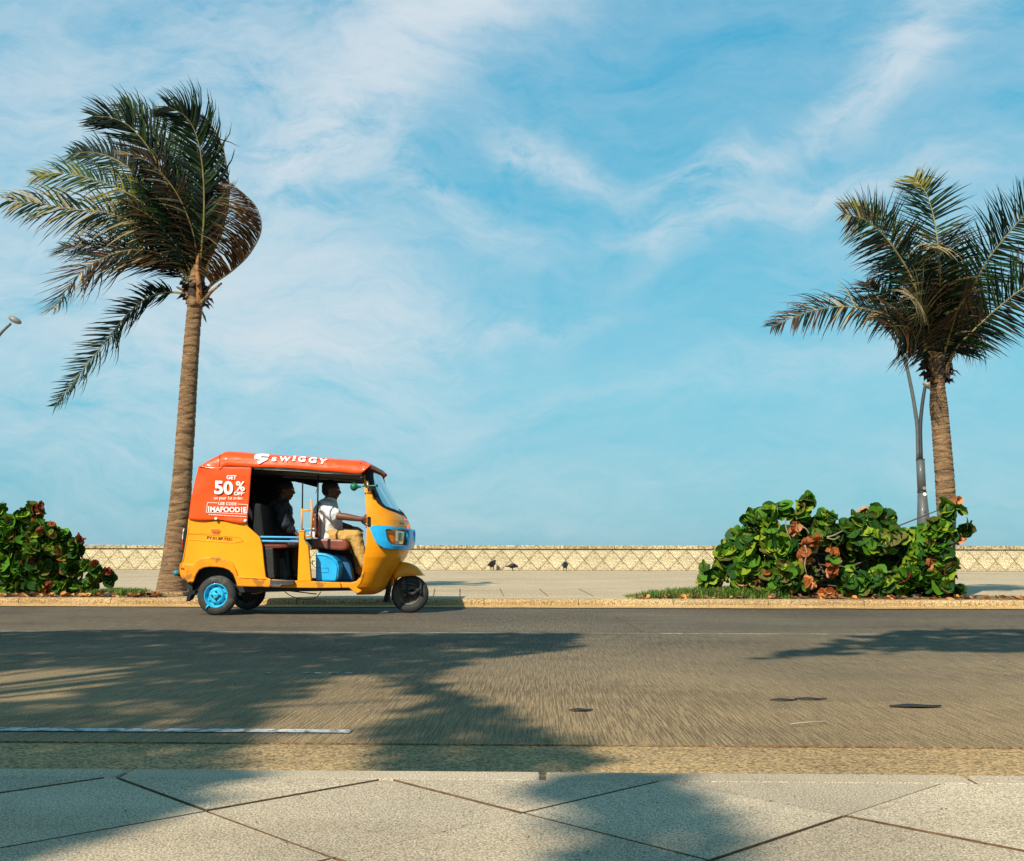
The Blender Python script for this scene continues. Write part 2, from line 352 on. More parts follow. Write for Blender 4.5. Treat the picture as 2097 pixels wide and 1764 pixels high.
def clip(poly, ymax):
    out = []
    for i in range(len(poly)):
        p, q = poly[i], poly[(i + 1) % len(poly)]
        if p[1] <= ymax: out.append(p)
        if (p[1] <= ymax) != (q[1] <= ymax):
            t = (ymax - p[1]) / (q[1] - p[1]); out.append((lerp(p[0], q[0], t), ymax))
    return out
for j in range(-8, 4):
    for i in range(-9, 10):
        cx = xcr + h + i * 2 * h + (h if j % 2 else 0); cy = ycr + j * h
        if cy - h >= YB - .02: continue
        e = h - gap * 1.414
        poly = clip([(cx - e, cy), (cx, cy - e), (cx + e, cy), (cx, cy + e)], YB - gap)
        if len(poly) < 3: continue
        z = NPZ + random.uniform(-.0015, .0015); mb = MB(); mb.prism([(x, y, z) for x, y in poly], (0, 0, -.028)); mb.m = [0, 0] + [1] * (len(mb.f) - 2)
        # outward winding
        mb.build('paving_slab', [M_slab, M_joint], npv)
sheet('far_paving', -60, 60, -30, ycr - 8.0 * h - .35, NPZ - .002, M_slab)

# ---- far pavement / plaza
mb = MB(); mb.box((-150, KERB_Y + .17, -.2), (150, 39.0, PZ)); plaza = mb.build('promenade', M_plaza, None, kind='structure')
kerb = mk('kerb', [(-150, KERB_Y + .02, -.05), (150, KERB_Y + .02, -.05), (150, KERB_Y + .18, PZ - .02), (-150, KERB_Y + .18, PZ - .02)], [(0, 1, 2, 3)], M_joint, kind='structure')
joint_x = [P(0, 0, 13.2).x]
base_x = c7(570, 520, 13.2).x
for k in range(-9, 12):
    x0 = base_x + k * 1.17 + .004; x1 = x0 + 1.162
    prof = [(0, -.02), (0, PZ - .035), (.012, PZ - .012), (.035, PZ + .001), (.17, PZ + .002), (.17, -.02)]
    n_ = 9; v = []; f = []
    for i in range(n_):
        x = lerp(x0, x1, i / (n_ - 1))
        for q, (dy, z) in enumerate(prof):
            ww = .012 * noise.noise(Vector((x * 3.1, q * 2.2, 5))) if 0 < q < 4 else 0
            v.append((x, KERB_Y + dy + (ww if q < 3 else 0), z + (ww * .7 if q in (1, 2, 3) else 0)))
    m_ = len(prof)
    for i in range(n_ - 1):
        for q in range(m_): f.append((i * m_ + q, (i + 1) * m_ + q, (i + 1) * m_ + (q + 1) % m_, i * m_ + (q + 1) % m_))
    f.append(tuple(range(m_))); f.append(tuple(range((n_ - 1) * m_, n_ * m_))[::-1])
    mk('kerb_stone', v, f, M_kerb, kerb)
mb = MB()
for xx in ((-150, base_x - 9 * 1.17), (base_x + 12 * 1.17, 150)): mb.box((xx[0], KERB_Y, -.02), (xx[1], KERB_Y + .17, PZ + .001))
mb.build('kerb_run', M_kerb, kerb)
# joint lines of the band of slabs behind the kerb
for X7, X7b in ((250, 240), (413, 412), (672, 697), (928, 985), (1185, 1280)):
    a = G((1350 + X7 / 1.906) / K, (1780 + 432 / 1.906) / K, PZ); b_ = G((1350 + X7b / 1.906) / K, (1780 + 480 / 1.906) / K, PZ)
    mb = MB(); mb.add([(a.x - .010, a.y, PZ + .004), (a.x + .010, a.y, PZ + .004), (b_.x + .006, b_.y, PZ + .004), (b_.x - .006, b_.y, PZ + .004)], [(0, 3, 2, 1)])
    mb.build('slab_joint', M_soil, None, kind='structure')
# planting bed soil
def blobsheet(name, x0, x1, y0, y1, z, m, seed):
    n_ = 60; v = []
    for i in range(n_ + 1):
        x = lerp(x0, x1, i / n_); e = min(1, min(i, n_ - i) / 5) ** .5
        c = (y0 + y1) / 2; hh = (y1 - y0) / 2 * e
        v += [(x, c - hh * (1 + .18 * noise.noise(Vector((x * 3, seed, 0)))), z), (x, c, z + .02), (x, c + hh * (1 + .3 * noise.noise(Vector((x * 2, seed, 9)))), z)]
    return mk(name, v, [(i * 3 + j, i * 3 + 3 + j, i * 3 + 4 + j, i * 3 + 1 + j) for i in range(n_) for j in range(2)], m, None, smooth=True, kind='structure')
blobsheet('planting_bed', 3.0, 8.6, 13.36, 14.6, PZ + .004, M_soil, 3)
blobsheet('planting_bed', -9.0, -4.6, 13.36, 14.6, PZ + .004, M_soil, 5)

# ---- sea wall: core, coping stones, lozenge tiles with recessed joints
zt = c7(1000, 150, WALL_Y).z; zc = c7(1000, 178, WALL_Y).z
wall = thing('sea_wall', (0, WALL_Y, PZ), 'low pale stone sea wall faced with lozenge tiles along the far edge of the promenade', 'wall')
mb = MB(); mb.box((-60, WALL_Y, PZ - .3), (60, WALL_Y + .45, zc)); mb.build('wall_core', M_wallj, wall)
H_ = zc - PZ; xA = c7(1040, 180, WALL_Y).x; pit = (c7(1763, 185, WALL_Y).x - c7(325, 185, WALL_Y).x) / 12
hz = H_ / 2; hx = pit / 2; gp = .014
def tile_mesh(kind):
    e = gp
    if kind == 'd': poly = [(-hx + e, 0), (0, -hz + e), (hx - e, 0), (0, hz - e)]
    elif kind == 'u': poly = [(-hx + e * 1.6, -.012), (0, -hz + e), (hx - e * 1.6, -.012)]        # hangs from the top edge
    else: poly = [(-hx + e * 1.6, .012), (hx - e * 1.6, .012), (0, hz - e)]
    mb = MB(); mb.prism([(x, -.022, z) for x, z in poly], (0, .022, 0))
    me = bpy.data.meshes.new('tile_' + kind); me.from_pydata(mb.v, [], mb.f); me.materials.append(M_wall); me.update(); return me
TM = {k: tile_mesh(k) for k in 'dut'}
i0 = int((-22 - xA) / pit); i1 = int((22 - xA) / pit)
def tl(me, x, z):
    o = bpy.data.objects.new('tile', me); COL.objects.link(o); o.parent = wall; o.location = (x, -.0005 + random.uniform(-.003, .003), z - PZ)
for i in range(i0, i1):
    x = xA + i * pit
    tl(TM['d'], x, PZ + hz); tl(TM['u'], x + hx, zc); tl(TM['t'], x + hx, PZ)
cx0 = c7(1097, 160, WALL_Y).x; cp = (c7(1413, 160, WALL_Y).x - c7(455, 160, WALL_Y).x) / 3
for k in range(-15, 14):
    x0 = cx0 + k * cp + .012; mb = MB(); dz = random.uniform(-.008, .008)
    mb.box((x0, WALL_Y - .06 + random.uniform(-.01, .01), zc + .03), (x0 + cp - .024, WALL_Y + .5, zt + dz)); bev(mb.build('coping_stone', M_cop, wall), .012, 2)
mb = MB()
for a_, b__ in ((-60, cx0 - 15 * cp), (cx0 + 14 * cp, 60)): mb.box((a_, WALL_Y - .05, zc + .03), (b__, WALL_Y + .5, zt))
mb.box((-60, WALL_Y + .02, zc), (60, WALL_Y + .45, zc + .03)); mb.build('coping_run', M_cop, wall)
# ================================================================= THE AUTO RICKSHAW
VN, VC, VF = 11.17, 11.82, 12.47
M_yel = mat('yellow paint', (.82, .305, .004), .45, .09, 2.5, coat=.22, spots=(4, .66, (.56, .19, .012)))
M_yeld = mat('dusty yellow sill', (.74, .25, .005), .5, .18, 9, .2, 40, spots=(7, .58, (.36, .14, .02)))
M_org = mat('orange yellow paint', (.80, .275, .004), .38, .10, 3, coat=.35, spots=(6, .69, (.4, .11, .01)))
M_red = mat('red canvas', (.82, .075, .006), .42, .14, 3, .12, 22, coat=.2, bdist=.02)
M_redd = mat('red canvas seam', (.16, .012, .004), .6, .1)
M_blk = mat('black vinyl', (.006, .006, .007), .85, .3, 10)
M_rub = mat('rubber', (.028, .027, .024), .75, .35, 12, .4, 80, spots=(7, .6, (.07, .062, .05)))
M_dark = mat('greasy black metal', (.014, .013, .012), .6, .4, 8, .3, 40)
M_iron = mat('dusty dark iron', (.10, .09, .08), .6, .4, 14, .3, 60, metallic=.3)
for _m in (M_yel, M_yeld, M_org, M_red): _m.node_tree.nodes['Principled BSDF'].inputs['Specular IOR Level'].default_value = .22
M_blue = mat('sky blue paint', (.012, .36, .68), .38, .10, 6, coat=.4, spots=(10, .66, (.012, .16, .32)))
M_blue2 = mat('blue rim paint', (.02, .40, .62), .4, .12, 14, coat=.3, spots=(18, .64, (.02, .12, .2)))
M_seat = mat('red brown vinyl', (.20, .05, .025), .35, .25, 5, .3, 12, coat=.2)
M_grn = mat('green rubber', (.006, .12, .06), .4, .2, 20)
M_brass = mat('tarnished brass', (.35, .24, .10), .4, .2, 20, metallic=.8)
M_amb = mat('amber lens', (.75, .17, .01), .15, .1, 20, coat=.8)
M_redl = mat('red lens', (.45, .015, .012), .15, .1, 20, coat=.8)
M_chr = mat('headlamp reflector', (.75, .76, .74), .15, .1, 30, metallic=.9, coat=1)
M_ink = mat('white print', (.80, .77, .72), .5, .05, 20)
M_inkd = mat('dark stencil paint', (.06, .02, .012), .7, .2, 60)
M_grey = mat('grey trim', (.30, .29, .25), .6, .4, 12)
M_prt = mat('ribbed floor rubber', (.04, .036, .033), .7, .25, 20)
M_gls = bpy.data.materials.new('windscreen glass'); M_gls.use_nodes = True
_t = M_gls.node_tree; _n = _t.nodes
for q in list(_n): _n.remove(q)
_o = _n.new('ShaderNodeOutputMaterial'); _tr = _n.new('ShaderNodeBsdfTransparent'); _tr.inputs[0].default_value = (.80, .87, .90, 1)
_g = _n.new('ShaderNodeBsdfGlossy'); _g.inputs['Roughness'].default_value = .04; _fr = _n.new('ShaderNodeFresnel'); _fr.inputs[0].default_value = 1.5
_m = _n.new('ShaderNodeMixShader'); _t.links.new(_fr.outputs[0], _m.inputs[0]); _t.links.new(_tr.outputs[0], _m.inputs[1]); _t.links.new(_g.outputs[0], _m.inputs[2]); _t.links.new(_m.outputs[0], _o.inputs[0])

root_p = cB(0, 1440, VC); RK = thing('auto_rickshaw', (root_p.x, VC, 0.0), 'yellow three-wheeled auto rickshaw with red canvas roof and blue rear wheel rims, on the road', 'auto rickshaw')
def L2(cr, pts, y): return [cr(x, yy, y) for x, yy in pts]
def pris(name, cr, pts, y0, y1, m, parent=RK, bw=0, px=None):
    loop = L2(cr, pts, px if px else y0); loop = [Vector((p.x, y0, p.z)) for p in loop]
    o = MB().prism(loop, (0, y1 - y0, 0)).build(name, m, parent)
    bmx = bmesh.new(); bmx.from_mesh(o.data); bmesh.ops.recalc_face_normals(bmx, faces=bmx.faces); bmx.to_mesh(o.data); bmx.free()
    if bw: bev(o, bw, 2)
    return o
def both(name, cr, pts, y0, y1, m, bw=0, parent=RK, label2=None):
    """the near piece and its twin on the far side of the vehicle"""
    a = pris(name, cr, pts, y0, y1, m, parent, bw)
    loop = L2(cr, pts, y0); loop = [Vector((p.x, 2 * VC - y1, p.z)) for p in loop]
    b = MB().prism(loop, (0, y1 - y0, 0)).build(name, m, parent)
    bmx = bmesh.new(); bmx.from_mesh(b.data); bmesh.ops.recalc_face_normals(bmx, faces=bmx.faces); bmx.to_mesh(b.data); bmx.free()
    if bw: bev(b, bw, 2)
    return a, b
def tub(name, cr, pts, y, r, m, parent=RK, n=8, smooth=True):
    q = [cr(p[0], p[1], p[2] if len(p) > 2 else y) for p in pts]; return MB().tube(q, r, n).build(name, m, parent, smooth)

# --- rear body side panels
side = [(235, 795), (500, 808), (778, 832), (785, 868), (895, 965), (920, 1050), (937, 1230), (952, 1345), (1000, 1362), (985, 1432), (690, 1425), (672, 1370), (650, 1315), (612, 1272), (560, 1250), (500, 1240), (420, 1238), (365, 1245), (320, 1268), (290, 1310), (262, 1384), (215, 1376), (172, 1340), (156, 1300), (156, 1222), (178, 1202), (205, 1040), (222, 930)]
sp, _ = both('side_panel', cA, side, VN, VN + .03, M_yel, .010)
arch = [(156, 1235), (200, 1216), (268, 1218), (290, 1195), (330, 1166), (375, 1155), (440, 1150), (520, 1158), (600, 1180), (640, 1212), (668, 1262), (690, 1332), (950, 1352), (1003, 1372), (988, 1436), (684, 1428), (666, 1370), (644, 1316), (606, 1276), (556, 1256), (500, 1247), (420, 1245), (368, 1252), (326, 1274), (298, 1314), (270, 1390), (212, 1382), (168, 1345), (152, 1300)]
both('wheel_arch', cA, arch, VN - .022, VN + .004, M_yeld, .011)
both('sill_bead', cA, [(700, 1338), (955, 1352), (958, 1360), (702, 1347)], VN - .030, VN - .015, M_yel, .004)
# swage lines and the pressed frame round the number
tub('swage_line', cA, [(222, 934), (450, 944), (700, 966), (742, 1006), (640, 1018), (430, 1004), (212, 988)], VN - .001, .0045, M_yel)
tub('panel_seam', cA, [(220, 931), (330, 935), (520, 944)], VN - .001, .0028, M_redd)
# rear wall of the body and of the canopy, wrapped a little round the corner
rl = [(262, 1390), (172, 1342), (154, 1300), (154, 1224), (178, 1200), (206, 1040), (224, 930), (236, 795), (262, 600), (300, 420), (330, 305)]
for nm, a, b, m in (('rear_wall', 0, 8, M_yel), ('rear_curtain', 7, 11, M_red)):
    pts = L2(cA, rl[a:b], VN + .01); mb = MB(); v = []
    for p in pts:
        for s in range(9):
            t = s / 8 * 2 - 1; y = VC + t * (VC - VN - .012); v.append((p.x - .05 * (1 - abs(t) ** 6), y, p.z))
    n_ = len(pts); mb.add(v, [(i * 9 + j, i * 9 + j + 1, (i + 1) * 9 + j + 1, (i + 1) * 9 + j) for i in range(n_ - 1) for j in range(8)])
    o = mb.build(nm, m, RK, True); sm = o.modifiers.new('solid', 'SOLIDIFY'); sm.thickness = .012
# canopy side curtain (printed) with a little slack
def curtain(ysgn):
    A = cA(330, 303, VN); B = cA(822, 308, VN); Cc = cA(783, 832, VN); D = cA(234, 797, VN); n_, m_ = 30, 30; v = []
    for j in range(m_ + 1):
        for i in range(n_ + 1):
            u, t = i / n_, j / m_; p = A.lerp(B, u).lerp(D.lerp(Cc, u), t)
            p.x += (-.012 * math.sin(math.pi * t) * (1 - u))
            y = VN - .012 - .010 * noise.noise(Vector((u * 2.5, t * 3, 2))) - .014 * max(0, t - .9) * 10 * abs(noise.noise(Vector((u * 5, 4, 2)))) + .03 * max(0, .12 - u) ** 1
            v.append((p.x, y if ysgn < 0 else 2 * VC - y, p.z - .012 * math.sin(u * 9) * (t > .97)))
    f = [(j * (n_ + 1) + i, j * (n_ + 1) + i + 1, (j + 1) * (n_ + 1) + i + 1, (j + 1) * (n_ + 1) + i) for j in range(m_) for i in range(n_)]
    return mk('side_curtain', v, f, M_red, RK, smooth=True)
sc1 = curtain(-1); sc2 = curtain(1)
for o in (sc1, sc2): sm = o.modifiers.new('solid', 'SOLIDIFY'); sm.thickness = .006
pris('curtain_lining', cA, [(345, 320), (812, 322), (776, 800), (250, 790)], VN + .032, VN + .04, M_blk); 
pris('curtain_lining', cA, [(345, 320), (812, 322), (776, 900), (250, 790)], VF - .05, VF - .04, M_blk, px=VN)
for (x, y) in ((482, 792), (758, 811)):
    MB().lathe(cA(x, y, VN - .045), [(0, .0001), (-.002, .010), (.004, .016), (.02, .016)], 'Y', 16).build('eyelet', M_ink, sc1, True)

# --- roof canopy
RT = [(130, 300, 306), (175, 245, 316), (225, 195, 326), (300, 145, 338), (370, 102, 345), (400, 100, 318), (440, 103, 298), (560, 112, 296), (740, 128, 308), (870, 138, 309), (1000, 146, 312), (1150, 156, 319), (1300, 163, 328), (1400, 170, 337), (1500, 179, 347), (1620, 187, 356), (1750, 196, 366), (1860, 203, 376), (1970, 210, 386), (2005, 226, 382), (2040, 244, 352), (2075, 268, 312), (2095, 284, 296)]
RX = [(cF(x, 200, VN).x, cF(x, t, VN + .10).z, cF(x, b, VN - .01).z) for x, t, b in RT]
HW = .665
def roof_s(x):
    zt_ = interp([(a, b) for a, b, c in RX], x); zb_ = interp([(a, c) for a, b, c in RX], x); return zt_, zb_
def rip(x, z): return .010 * noise.noise(Vector((x * 2.6, z * 24, 1.5))) + .006 * noise.noise(Vector((x * 9, z * 12 + x * 8, 4)))
def roof_y(x, z):
    zt_, zb_ = roof_s(x); s = max(0, min(.999, (z - zb_) / max(.01, zt_ - zb_))); hw = HW - .05 * s
    return hw * (1 - s ** 5) ** (1 / 5) + rip(x, z) * (1 - s)
mb = MB(); v = []; NS = 100; NSt = 160; x0, x1 = RX[0][0], RX[-1][0]
for i in range(NSt + 1):
    x = lerp(x0, x1, i / NSt); zt_, zb_ = roof_s(x); H = zt_ - zb_
    for k in range(NS + 1):
        t = math.pi * k / NS; cth, sth = math.cos(t), math.sin(t)
        s = abs(sth) ** .42; z = zb_ + H * s
        yo = roof_y(x, z) if k not in (0, NS) else HW
        if abs(cth) < .93: yo = (HW - .05) * abs(cth) ** .55 * (1 - .0)
        yo = min(yo, HW + .02); crown = .0
        v.append((x, VC - (yo if cth > 0 else -yo), z + crown))
f = [(i * (NS + 1) + k, (i + 1) * (NS + 1) + k, (i + 1) * (NS + 1) + k + 1, i * (NS + 1) + k + 1) for i in range(NSt) for k in range(NS)]
roof = mk('canopy', v, f, M_red, RK, smooth=True); sm = roof.modifiers.new('solid', 'SOLIDIFY'); sm.thickness = .006
def on_roof(pts, off=.014, cr=cF):
    out = []
    for p in pts:
        q = cr(p[0], p[1], VN); y = VC - roof_y(q.x, q.z) - off; q = cr(p[0], p[1], y); y = VC - roof_y(q.x, q.z) - off; out.append(Vector((q.x, y, q.z)))
    return out
MB().tube(crv(on_roof([(132, 306), (240, 326), (350, 346), (378, 330), (425, 297), (560, 297), (745, 309)], .004), 40), .0045, 6).build('hem', M_redd, roof, True)
MB().tube(on_roof([(1972, 215), (1985, 270), (2006, 384)], .003), .004, 6).build('seam', M_redd, roof, True)
MB().tube(crv(on_roof([(372, 106), (362, 180), (368, 240), (350, 344)], .003), 12), .003, 6).build('seam', M_redd, roof, True)
# eave trim, black headlining and the far valance
both('eave_trim', cF, [(742, 312), (1000, 318), (1300, 332), (1600, 362), (2000, 392), (1995, 402), (1600, 386), (1300, 360), (1000, 345), (770, 335)], VN + .012, VN + .03, M_grey)
lz = [cF(x, y, VN) for x, y in ((330, 345), (745, 318), (1300, 345), (1990, 395))]
mb = MB(); v = []
for p in lz: v += [(p.x, VN + .03, p.z + .01), (p.x, VF - .03, p.z + .01), (p.x, VF - .03, p.z + .03), (p.x, VN + .03, p.z + .03)]
mb.add(v, [(i * 4 + j, i * 4 + (j + 1) % 4, i * 4 + 4 + (j + 1) % 4, i * 4 + 4 + j) for i in range(3) for j in range(4)]); mb.build('headlining', M_blk, RK)
pris('valance', cC, [(40, 90), (40, 262), (600, 262), (700, 285), (890, 336), (905, 278), (1490, 290), (1490, 190), (900, 150)], VF - .02, VF - .012, M_blk)
pris('rear_quarter_lining', cC, [(20, 90), (332, 200), (322, 470), (330, 900), (200, 960), (20, 800)], VF - .06, VF - .05, M_blk)
# posts inside
for pts, r, m in (([(702, 250), (698, 600)], .008, M_blk), ([(897, 180), (880, 960)], .009, M_blk)): tub('roof_post', cC, pts, VN + .14, r, m)
tub('strap', cC, [(883, 350), (868, 400), (866, 412)], VN + .14, .003, M_blk)
tub('roof_post', cC, [(330, 150), (325, 900)], VF - .05, .012, M_blk)

# --- yellow centre post and grab rails
both('centre_post', cC, [(652, 884), (724, 884), (720, 985), (745, 1028), (772, 1066), (788, 1250), (808, 1508), (636, 1512), (645, 1250), (655, 1000)], VN + .01, VN + .07, M_yel, .008)
both('post_cap', cC, [(648, 870), (728, 870), (728, 888), (648, 888)], VN + .004, VN + .076, M_yel, .004)
rail_o = tub('grab_rail', cC, [(694, 600), (690, 876)], VN + .04, .0105, M_yel)
tub('grab_rail', cC, [(812, 484), (816, 700), (812, 944)], VN + .04, .0105, M_yel)
tub('grab_rail', cC, [(694, 622), (812, 622)], VN + .04, .008, M_yel)
tub('grab_rail', cC, [(716, 946), (822, 946)], VN + .04, .0095, M_yel)
# blue bars across the passenger side
for (ya, yb) in ((942, 966), (992, 1016)):
    pris('safety_bar', cC, [(168, ya), (652, ya + 8), (652, yb + 4), (176, yb)], VN + .03, VN + .05, M_blue, bw=.004)
pris('arm_shelf', cC, [(616, 845), (800, 852), (800, 882), (616, 872)], VN + .06, VN + .30, M_blue, bw=.005)
# --- rear bench, lower interior
pris('rear_bench', cC, [(150, 1000), (520, 1015), (520, 1090), (200, 1110)], VN + .06, VF - .06, M_seat, bw=.03)
pris('bench_back', cC, [(60, 520), (180, 540), (230, 1010), (60, 1010)], VN + .06, VF - .06, M_blk, bw=.03)
pris('bench_box', cC, [(190, 1090), (330, 1090), (350, 1475), (245, 1475)], VN + .05, VF - .05, M_dark, bw=.01)
fp = pris('rubber_mat', cC, [(325, 1215), (468, 1225), (505, 1485), (345, 1470)], VN + .30, VN + .32, M_prt, bw=.004)
for k in range(3):
    for j in range(3):
        x = 352 + k * 38 + j * 8; y = 1240 + j * 80
        pris('rib', cC, [(x, y), (x + 18, y + 1), (x + 22, y + 58), (x + 5, y + 56)], VN + .29, VN + .302, M_prt, parent=fp)
pris('step_plate', cA, [(990, 1368), (1212, 1372), (1212, 1412), (1108, 1414), (1080, 1434), (992, 1428)], VN - .035, VN + .02, M_iron, bw=.003)
for k in range(3): pris('step_groove', cA, [(996, 1379 + k * 11), (1208, 1382 + k * 10), (1208, 1385 + k * 10), (996, 1382 + k * 11)], VN - .038, VN - .034, M_dark)
# floor and sills
sill = [(1003, 1362), (1210, 1374), (1250, 1374), (1400, 1380), (1650, 1392), (1660, 1442), (1420, 1444), (1110, 1440), (985, 1436)]
both('sill', cA, sill, VN + .015, VN + .06, M_yeld, .008)
pris('floor', cA, [(780, 1405), (1650, 1405), (1650, 1432), (780, 1432)], VN + .03, VF - .03, M_dark)
pris('chassis', cA, [(560, 1430), (1800, 1440), (1780, 1470), (1400, 1476), (900, 1480), (560, 1490)], VN + .12, VF - .12, M_dark, px=VN + .05)
pris('engine_box', cA, [(215, 1380), (262, 1215), (650, 1225), (930, 1350), (940, 1470), (640, 1490), (560, 1420), (300, 1430), (240, 1470)], VN + .17, VF - .17, M_dark, px=VN + .1)
tub('brake_cable', cA, [(1130, 1478), (1180, 1515), (1240, 1538), (1330, 1552), (1400, 1545), (1440, 1520), (1470, 1478)], VN + .3, .0045, M_dark)
tub('brake_rod', cA, [(1150, 1468), (1300, 1485), (1430, 1500)], VN + .4, .006, M_dark)
tub('gear_arm', cA, [(815, 1492), (860, 1494), (905, 1484), (935, 1470)], VN + .2, .008, mat('rusty orange metal', (.4, .14, .03), .7, .3, 20))
pris('number_lamp', cA, [(682, 1466), (708, 1462), (724, 1510), (700, 1516)], VN + .15, VN + .17, M_grey)
# rear details
MB().tube([cA(150, 1322, VN + .06), cA(118, 1305, VN + .05)], .020, 12).build('bumper_tube', M_dark, RK, True)
MB().ell(cA(110, 1301, VN + .05), (.034, .03, .030)).build('bumper_cap', mat('teal bulb', (.03, .2, .25), .4, .3, 30), RK, True)
pris('rear_reflector', cA, [(155, 1250), (185, 1258), (188, 1272), (156, 1268)], VN - .026, VN - .018, M_redl)
tl_ = pris('tail_lamp', cA, [(188, 884), (216, 880), (206, 1088), (176, 1080), (168, 1020), (172, 920)], VN + .03, VN + .22, M_blk, bw=.012)
pris('tail_lens', cA, [(176, 890), (186, 884), (172, 985), (166, 985)], VN + .05, VN + .2, M_ink, parent=tl_)
pris('tail_lens', cA, [(166, 990), (172, 988), (170, 1070), (165, 1060)], VN + .05, VN + .2, M_redl, parent=tl_)
tub('rear_hook', cA, [(132, 1080), (150, 1092), (196, 1100)], VN + .1, .009, M_dark)
pris('rear_bracket', cA, [(160, 1130), (182, 1130), (178, 1205), (150, 1205)], VN + .1, VN + .5, M_dark)
pris('mud_flap', cA, [(232, 1462), (292, 1470), (285, 1498), (255, 1505), (236, 1550), (204, 1572), (212, 1520)], VN + .03, VN + .16, M_blk)
pris('mud_flap', cA, [(205, 1390), (262, 1390), (262, 1480), (225, 1470)], VN + .05, VN + .16, M_dark)
rf = pris('side_marker', cA, [(437, 892), (450, 887), (508, 890), (522, 900), (520, 920), (508, 927), (448, 924), (436, 912)], VN - .010, VN + .002, M_amb, bw=.003)
for k in range(6): pris('lens_rib', cA, [(446 + k * 12, 891), (449 + k * 12, 891), (449 + k * 12, 924), (446 + k * 12, 924)], VN - .012, VN - .009, M_redl, parent=rf)

# --- wheels
TR, TW = .209, .105
def wheel(cx, cz, y0, sgn, front=False, parent=RK):
    """y0: the outer face; sgn +1 when the outer face looks at the viewer"""
    c = Vector((cx, y0, cz)); a = lambda q: q * sgn
    prof = [(.012, .118), (.004, .128), (0, .150), (.004, .172), (.012, .190), (.022, .200), (.030, .2065), (.036, .2065), (.038, .2025), (.042, .2025), (.044, .2085), (.052, .209), (.054, .2035), (.058, .2035), (.060, .209), (.068, .2085), (.070, .2025), (.074, .2025), (.077, .2065), (.083, .200), (.095, .190), (.103, .150), (.098, .12)]
    wh = MB().lathe(c, [(a(p), q) for p, q in prof], 'Y', 48).build('wheel', M_rub, parent, True)
    if not front:
        rp = [(.004, .128), (.000, .126), (.000, .120), (.006, .118), (.030, .108), (.046, .100), (.040, .088), (.020, .078), (.008, .074), (.006, .066), (.010, .050), (.008, .030), (-.012, .026), (-.014, .018), (-.010, .001)]
        rim = MB().lathe(c, [(a(p), q) for p, q in rp], 'Y', 40).build('rim', M_blue2, wh, True)
        for k in range(4):
            mb = MB(); t = math.pi / 2 * k; mb.lathe(c + Vector((.040 * math.cos(t), a(-.002), .040 * math.sin(t))), [(a(.012), .011), (a(-.006), .011), (a(-.008), .0001)], 'Y', 6); mb.build('wheel_nut', M_dark, wh)
        for k in range(9):
            mb = MB(); t = 2 * math.pi * k / 9 + .3; mb.lathe(c + Vector((.093 * math.cos(t), a(.030), .093 * math.sin(t))), [(a(.01), .008), (a(.004), .008), (a(.0035), .0001)], 'Y', 8); mb.build('rim_hole', M_dark, wh)
        MB().lathe(c, [(a(.062), .112), (a(.060), .0001)], 'Y', 32).build('brake_drum', M_dark, wh, True)
        if sgn > 0:
            MB().tube([c + Vector((-.066, -.004, -.098)), c + Vector((-.088, -.006, -.116)), c + Vector((-.096, -.004, -.136))], [.013, .010, .010], 8).build('paint_smear', M_blue2, wh, True)
    else:
        rp = [(.012, .120), (.004, .124), (.002, .118), (.010, .104), (.030, .098), (.034, .085), (.022, .080), (.020, .050), (.004, .044), (.002, .001)]
        MB().lathe(c, [(a(p), q) for p, q in rp], 'Y', 40).build('rim', M_iron, wh, True)
        MB().lathe(c, [(a(-.006), .0001), (a(-.006), .045), (a(.004), .052), (a(.03), .06)], 'Y', 24).build('brake_drum', M_dark, wh, True)
    return wh
rc = cE(705, 688, VN); wheel(rc.x, TR, VN + .005, 1); wheel(rc.x, TR, VF - .005, -1)
fc = cB(1087, 1506, VC - .05); wheel(fc.x, TR, VC - .052, 1, True)
# front suspension in front of the wheel
yf = VC - .075
tub('swing_arm', cB, [(1190, 1450), (1120, 1500), (1060, 1480), (1020, 1400)], yf, .024, M_dark)
tub('shock_absorber', cB, [(1030, 1330), (1030, 1450)], yf, .026, M_dark)
for k in range(5): MB().lathe(cB(1030, 1385 + k * 17, yf), [(-.006, .026), (-.006, .033), (.006, .033), (.006, .026)], 'Z', 18).build('spring_coil', M_iron, RK, True)
tub('caliper', cB, [(1075, 1455), (1110, 1435), (1145, 1450), (1180, 1470)], yf - .01, .016, M_iron)
tub('axle_nut', cB, [(1042, 1500), (1052, 1515)], yf, .018, M_iron)
tub('fork_leg', cB, [(1175, 1370), (1190, 1400), (1195, 1500)], yf, .014, M_iron)

# --- front shell: horizontal sections that narrow to the nose
ROWS = [(352, 672, 790, .47), (420, 664, 818, .50), (480, 664, 848, .52), (530, 668, 876, .535), (600, 674, 918, .55), (650, 679, 948, .56), (700, 684, 978, .57), (740, 687, 1006, .575), (770, 689, 1026, .578), (800, 690, 1042, .58), (860, 690, 1060, .58), (920, 688, 1068, .58), (1000, 685, 1066, .575), (1050, 680, 1054, .57), (1100, 674, 1040, .56), (1150, 666, 1016, .55), (1200, 659, 984, .53), (1250, 651, 954, .51), (1290, 645, 930, .49), (1340, 638, 902, .46), (1390, 625, 876, .43), (1430, 612, 856, .40), (1460, 602, 828, .36), (1485, 592, 780, .30), (1500, 590, 740, .24)]
SH = []
for y, xr, xf, wv_ in ROWS:
    a = cB(xr, y, VC - wv_ * .98); b = cB(xf, y, VC - .18); SH.append((a.z, a.x, b.x, wv_))
SH.sort()
def shell(z):
    return interp([(s[0], s[1]) for s in SH], z), interp([(s[0], s[2]) for s in SH], z), interp([(s[0], s[3]) for s in SH], z)
EX = 2.7
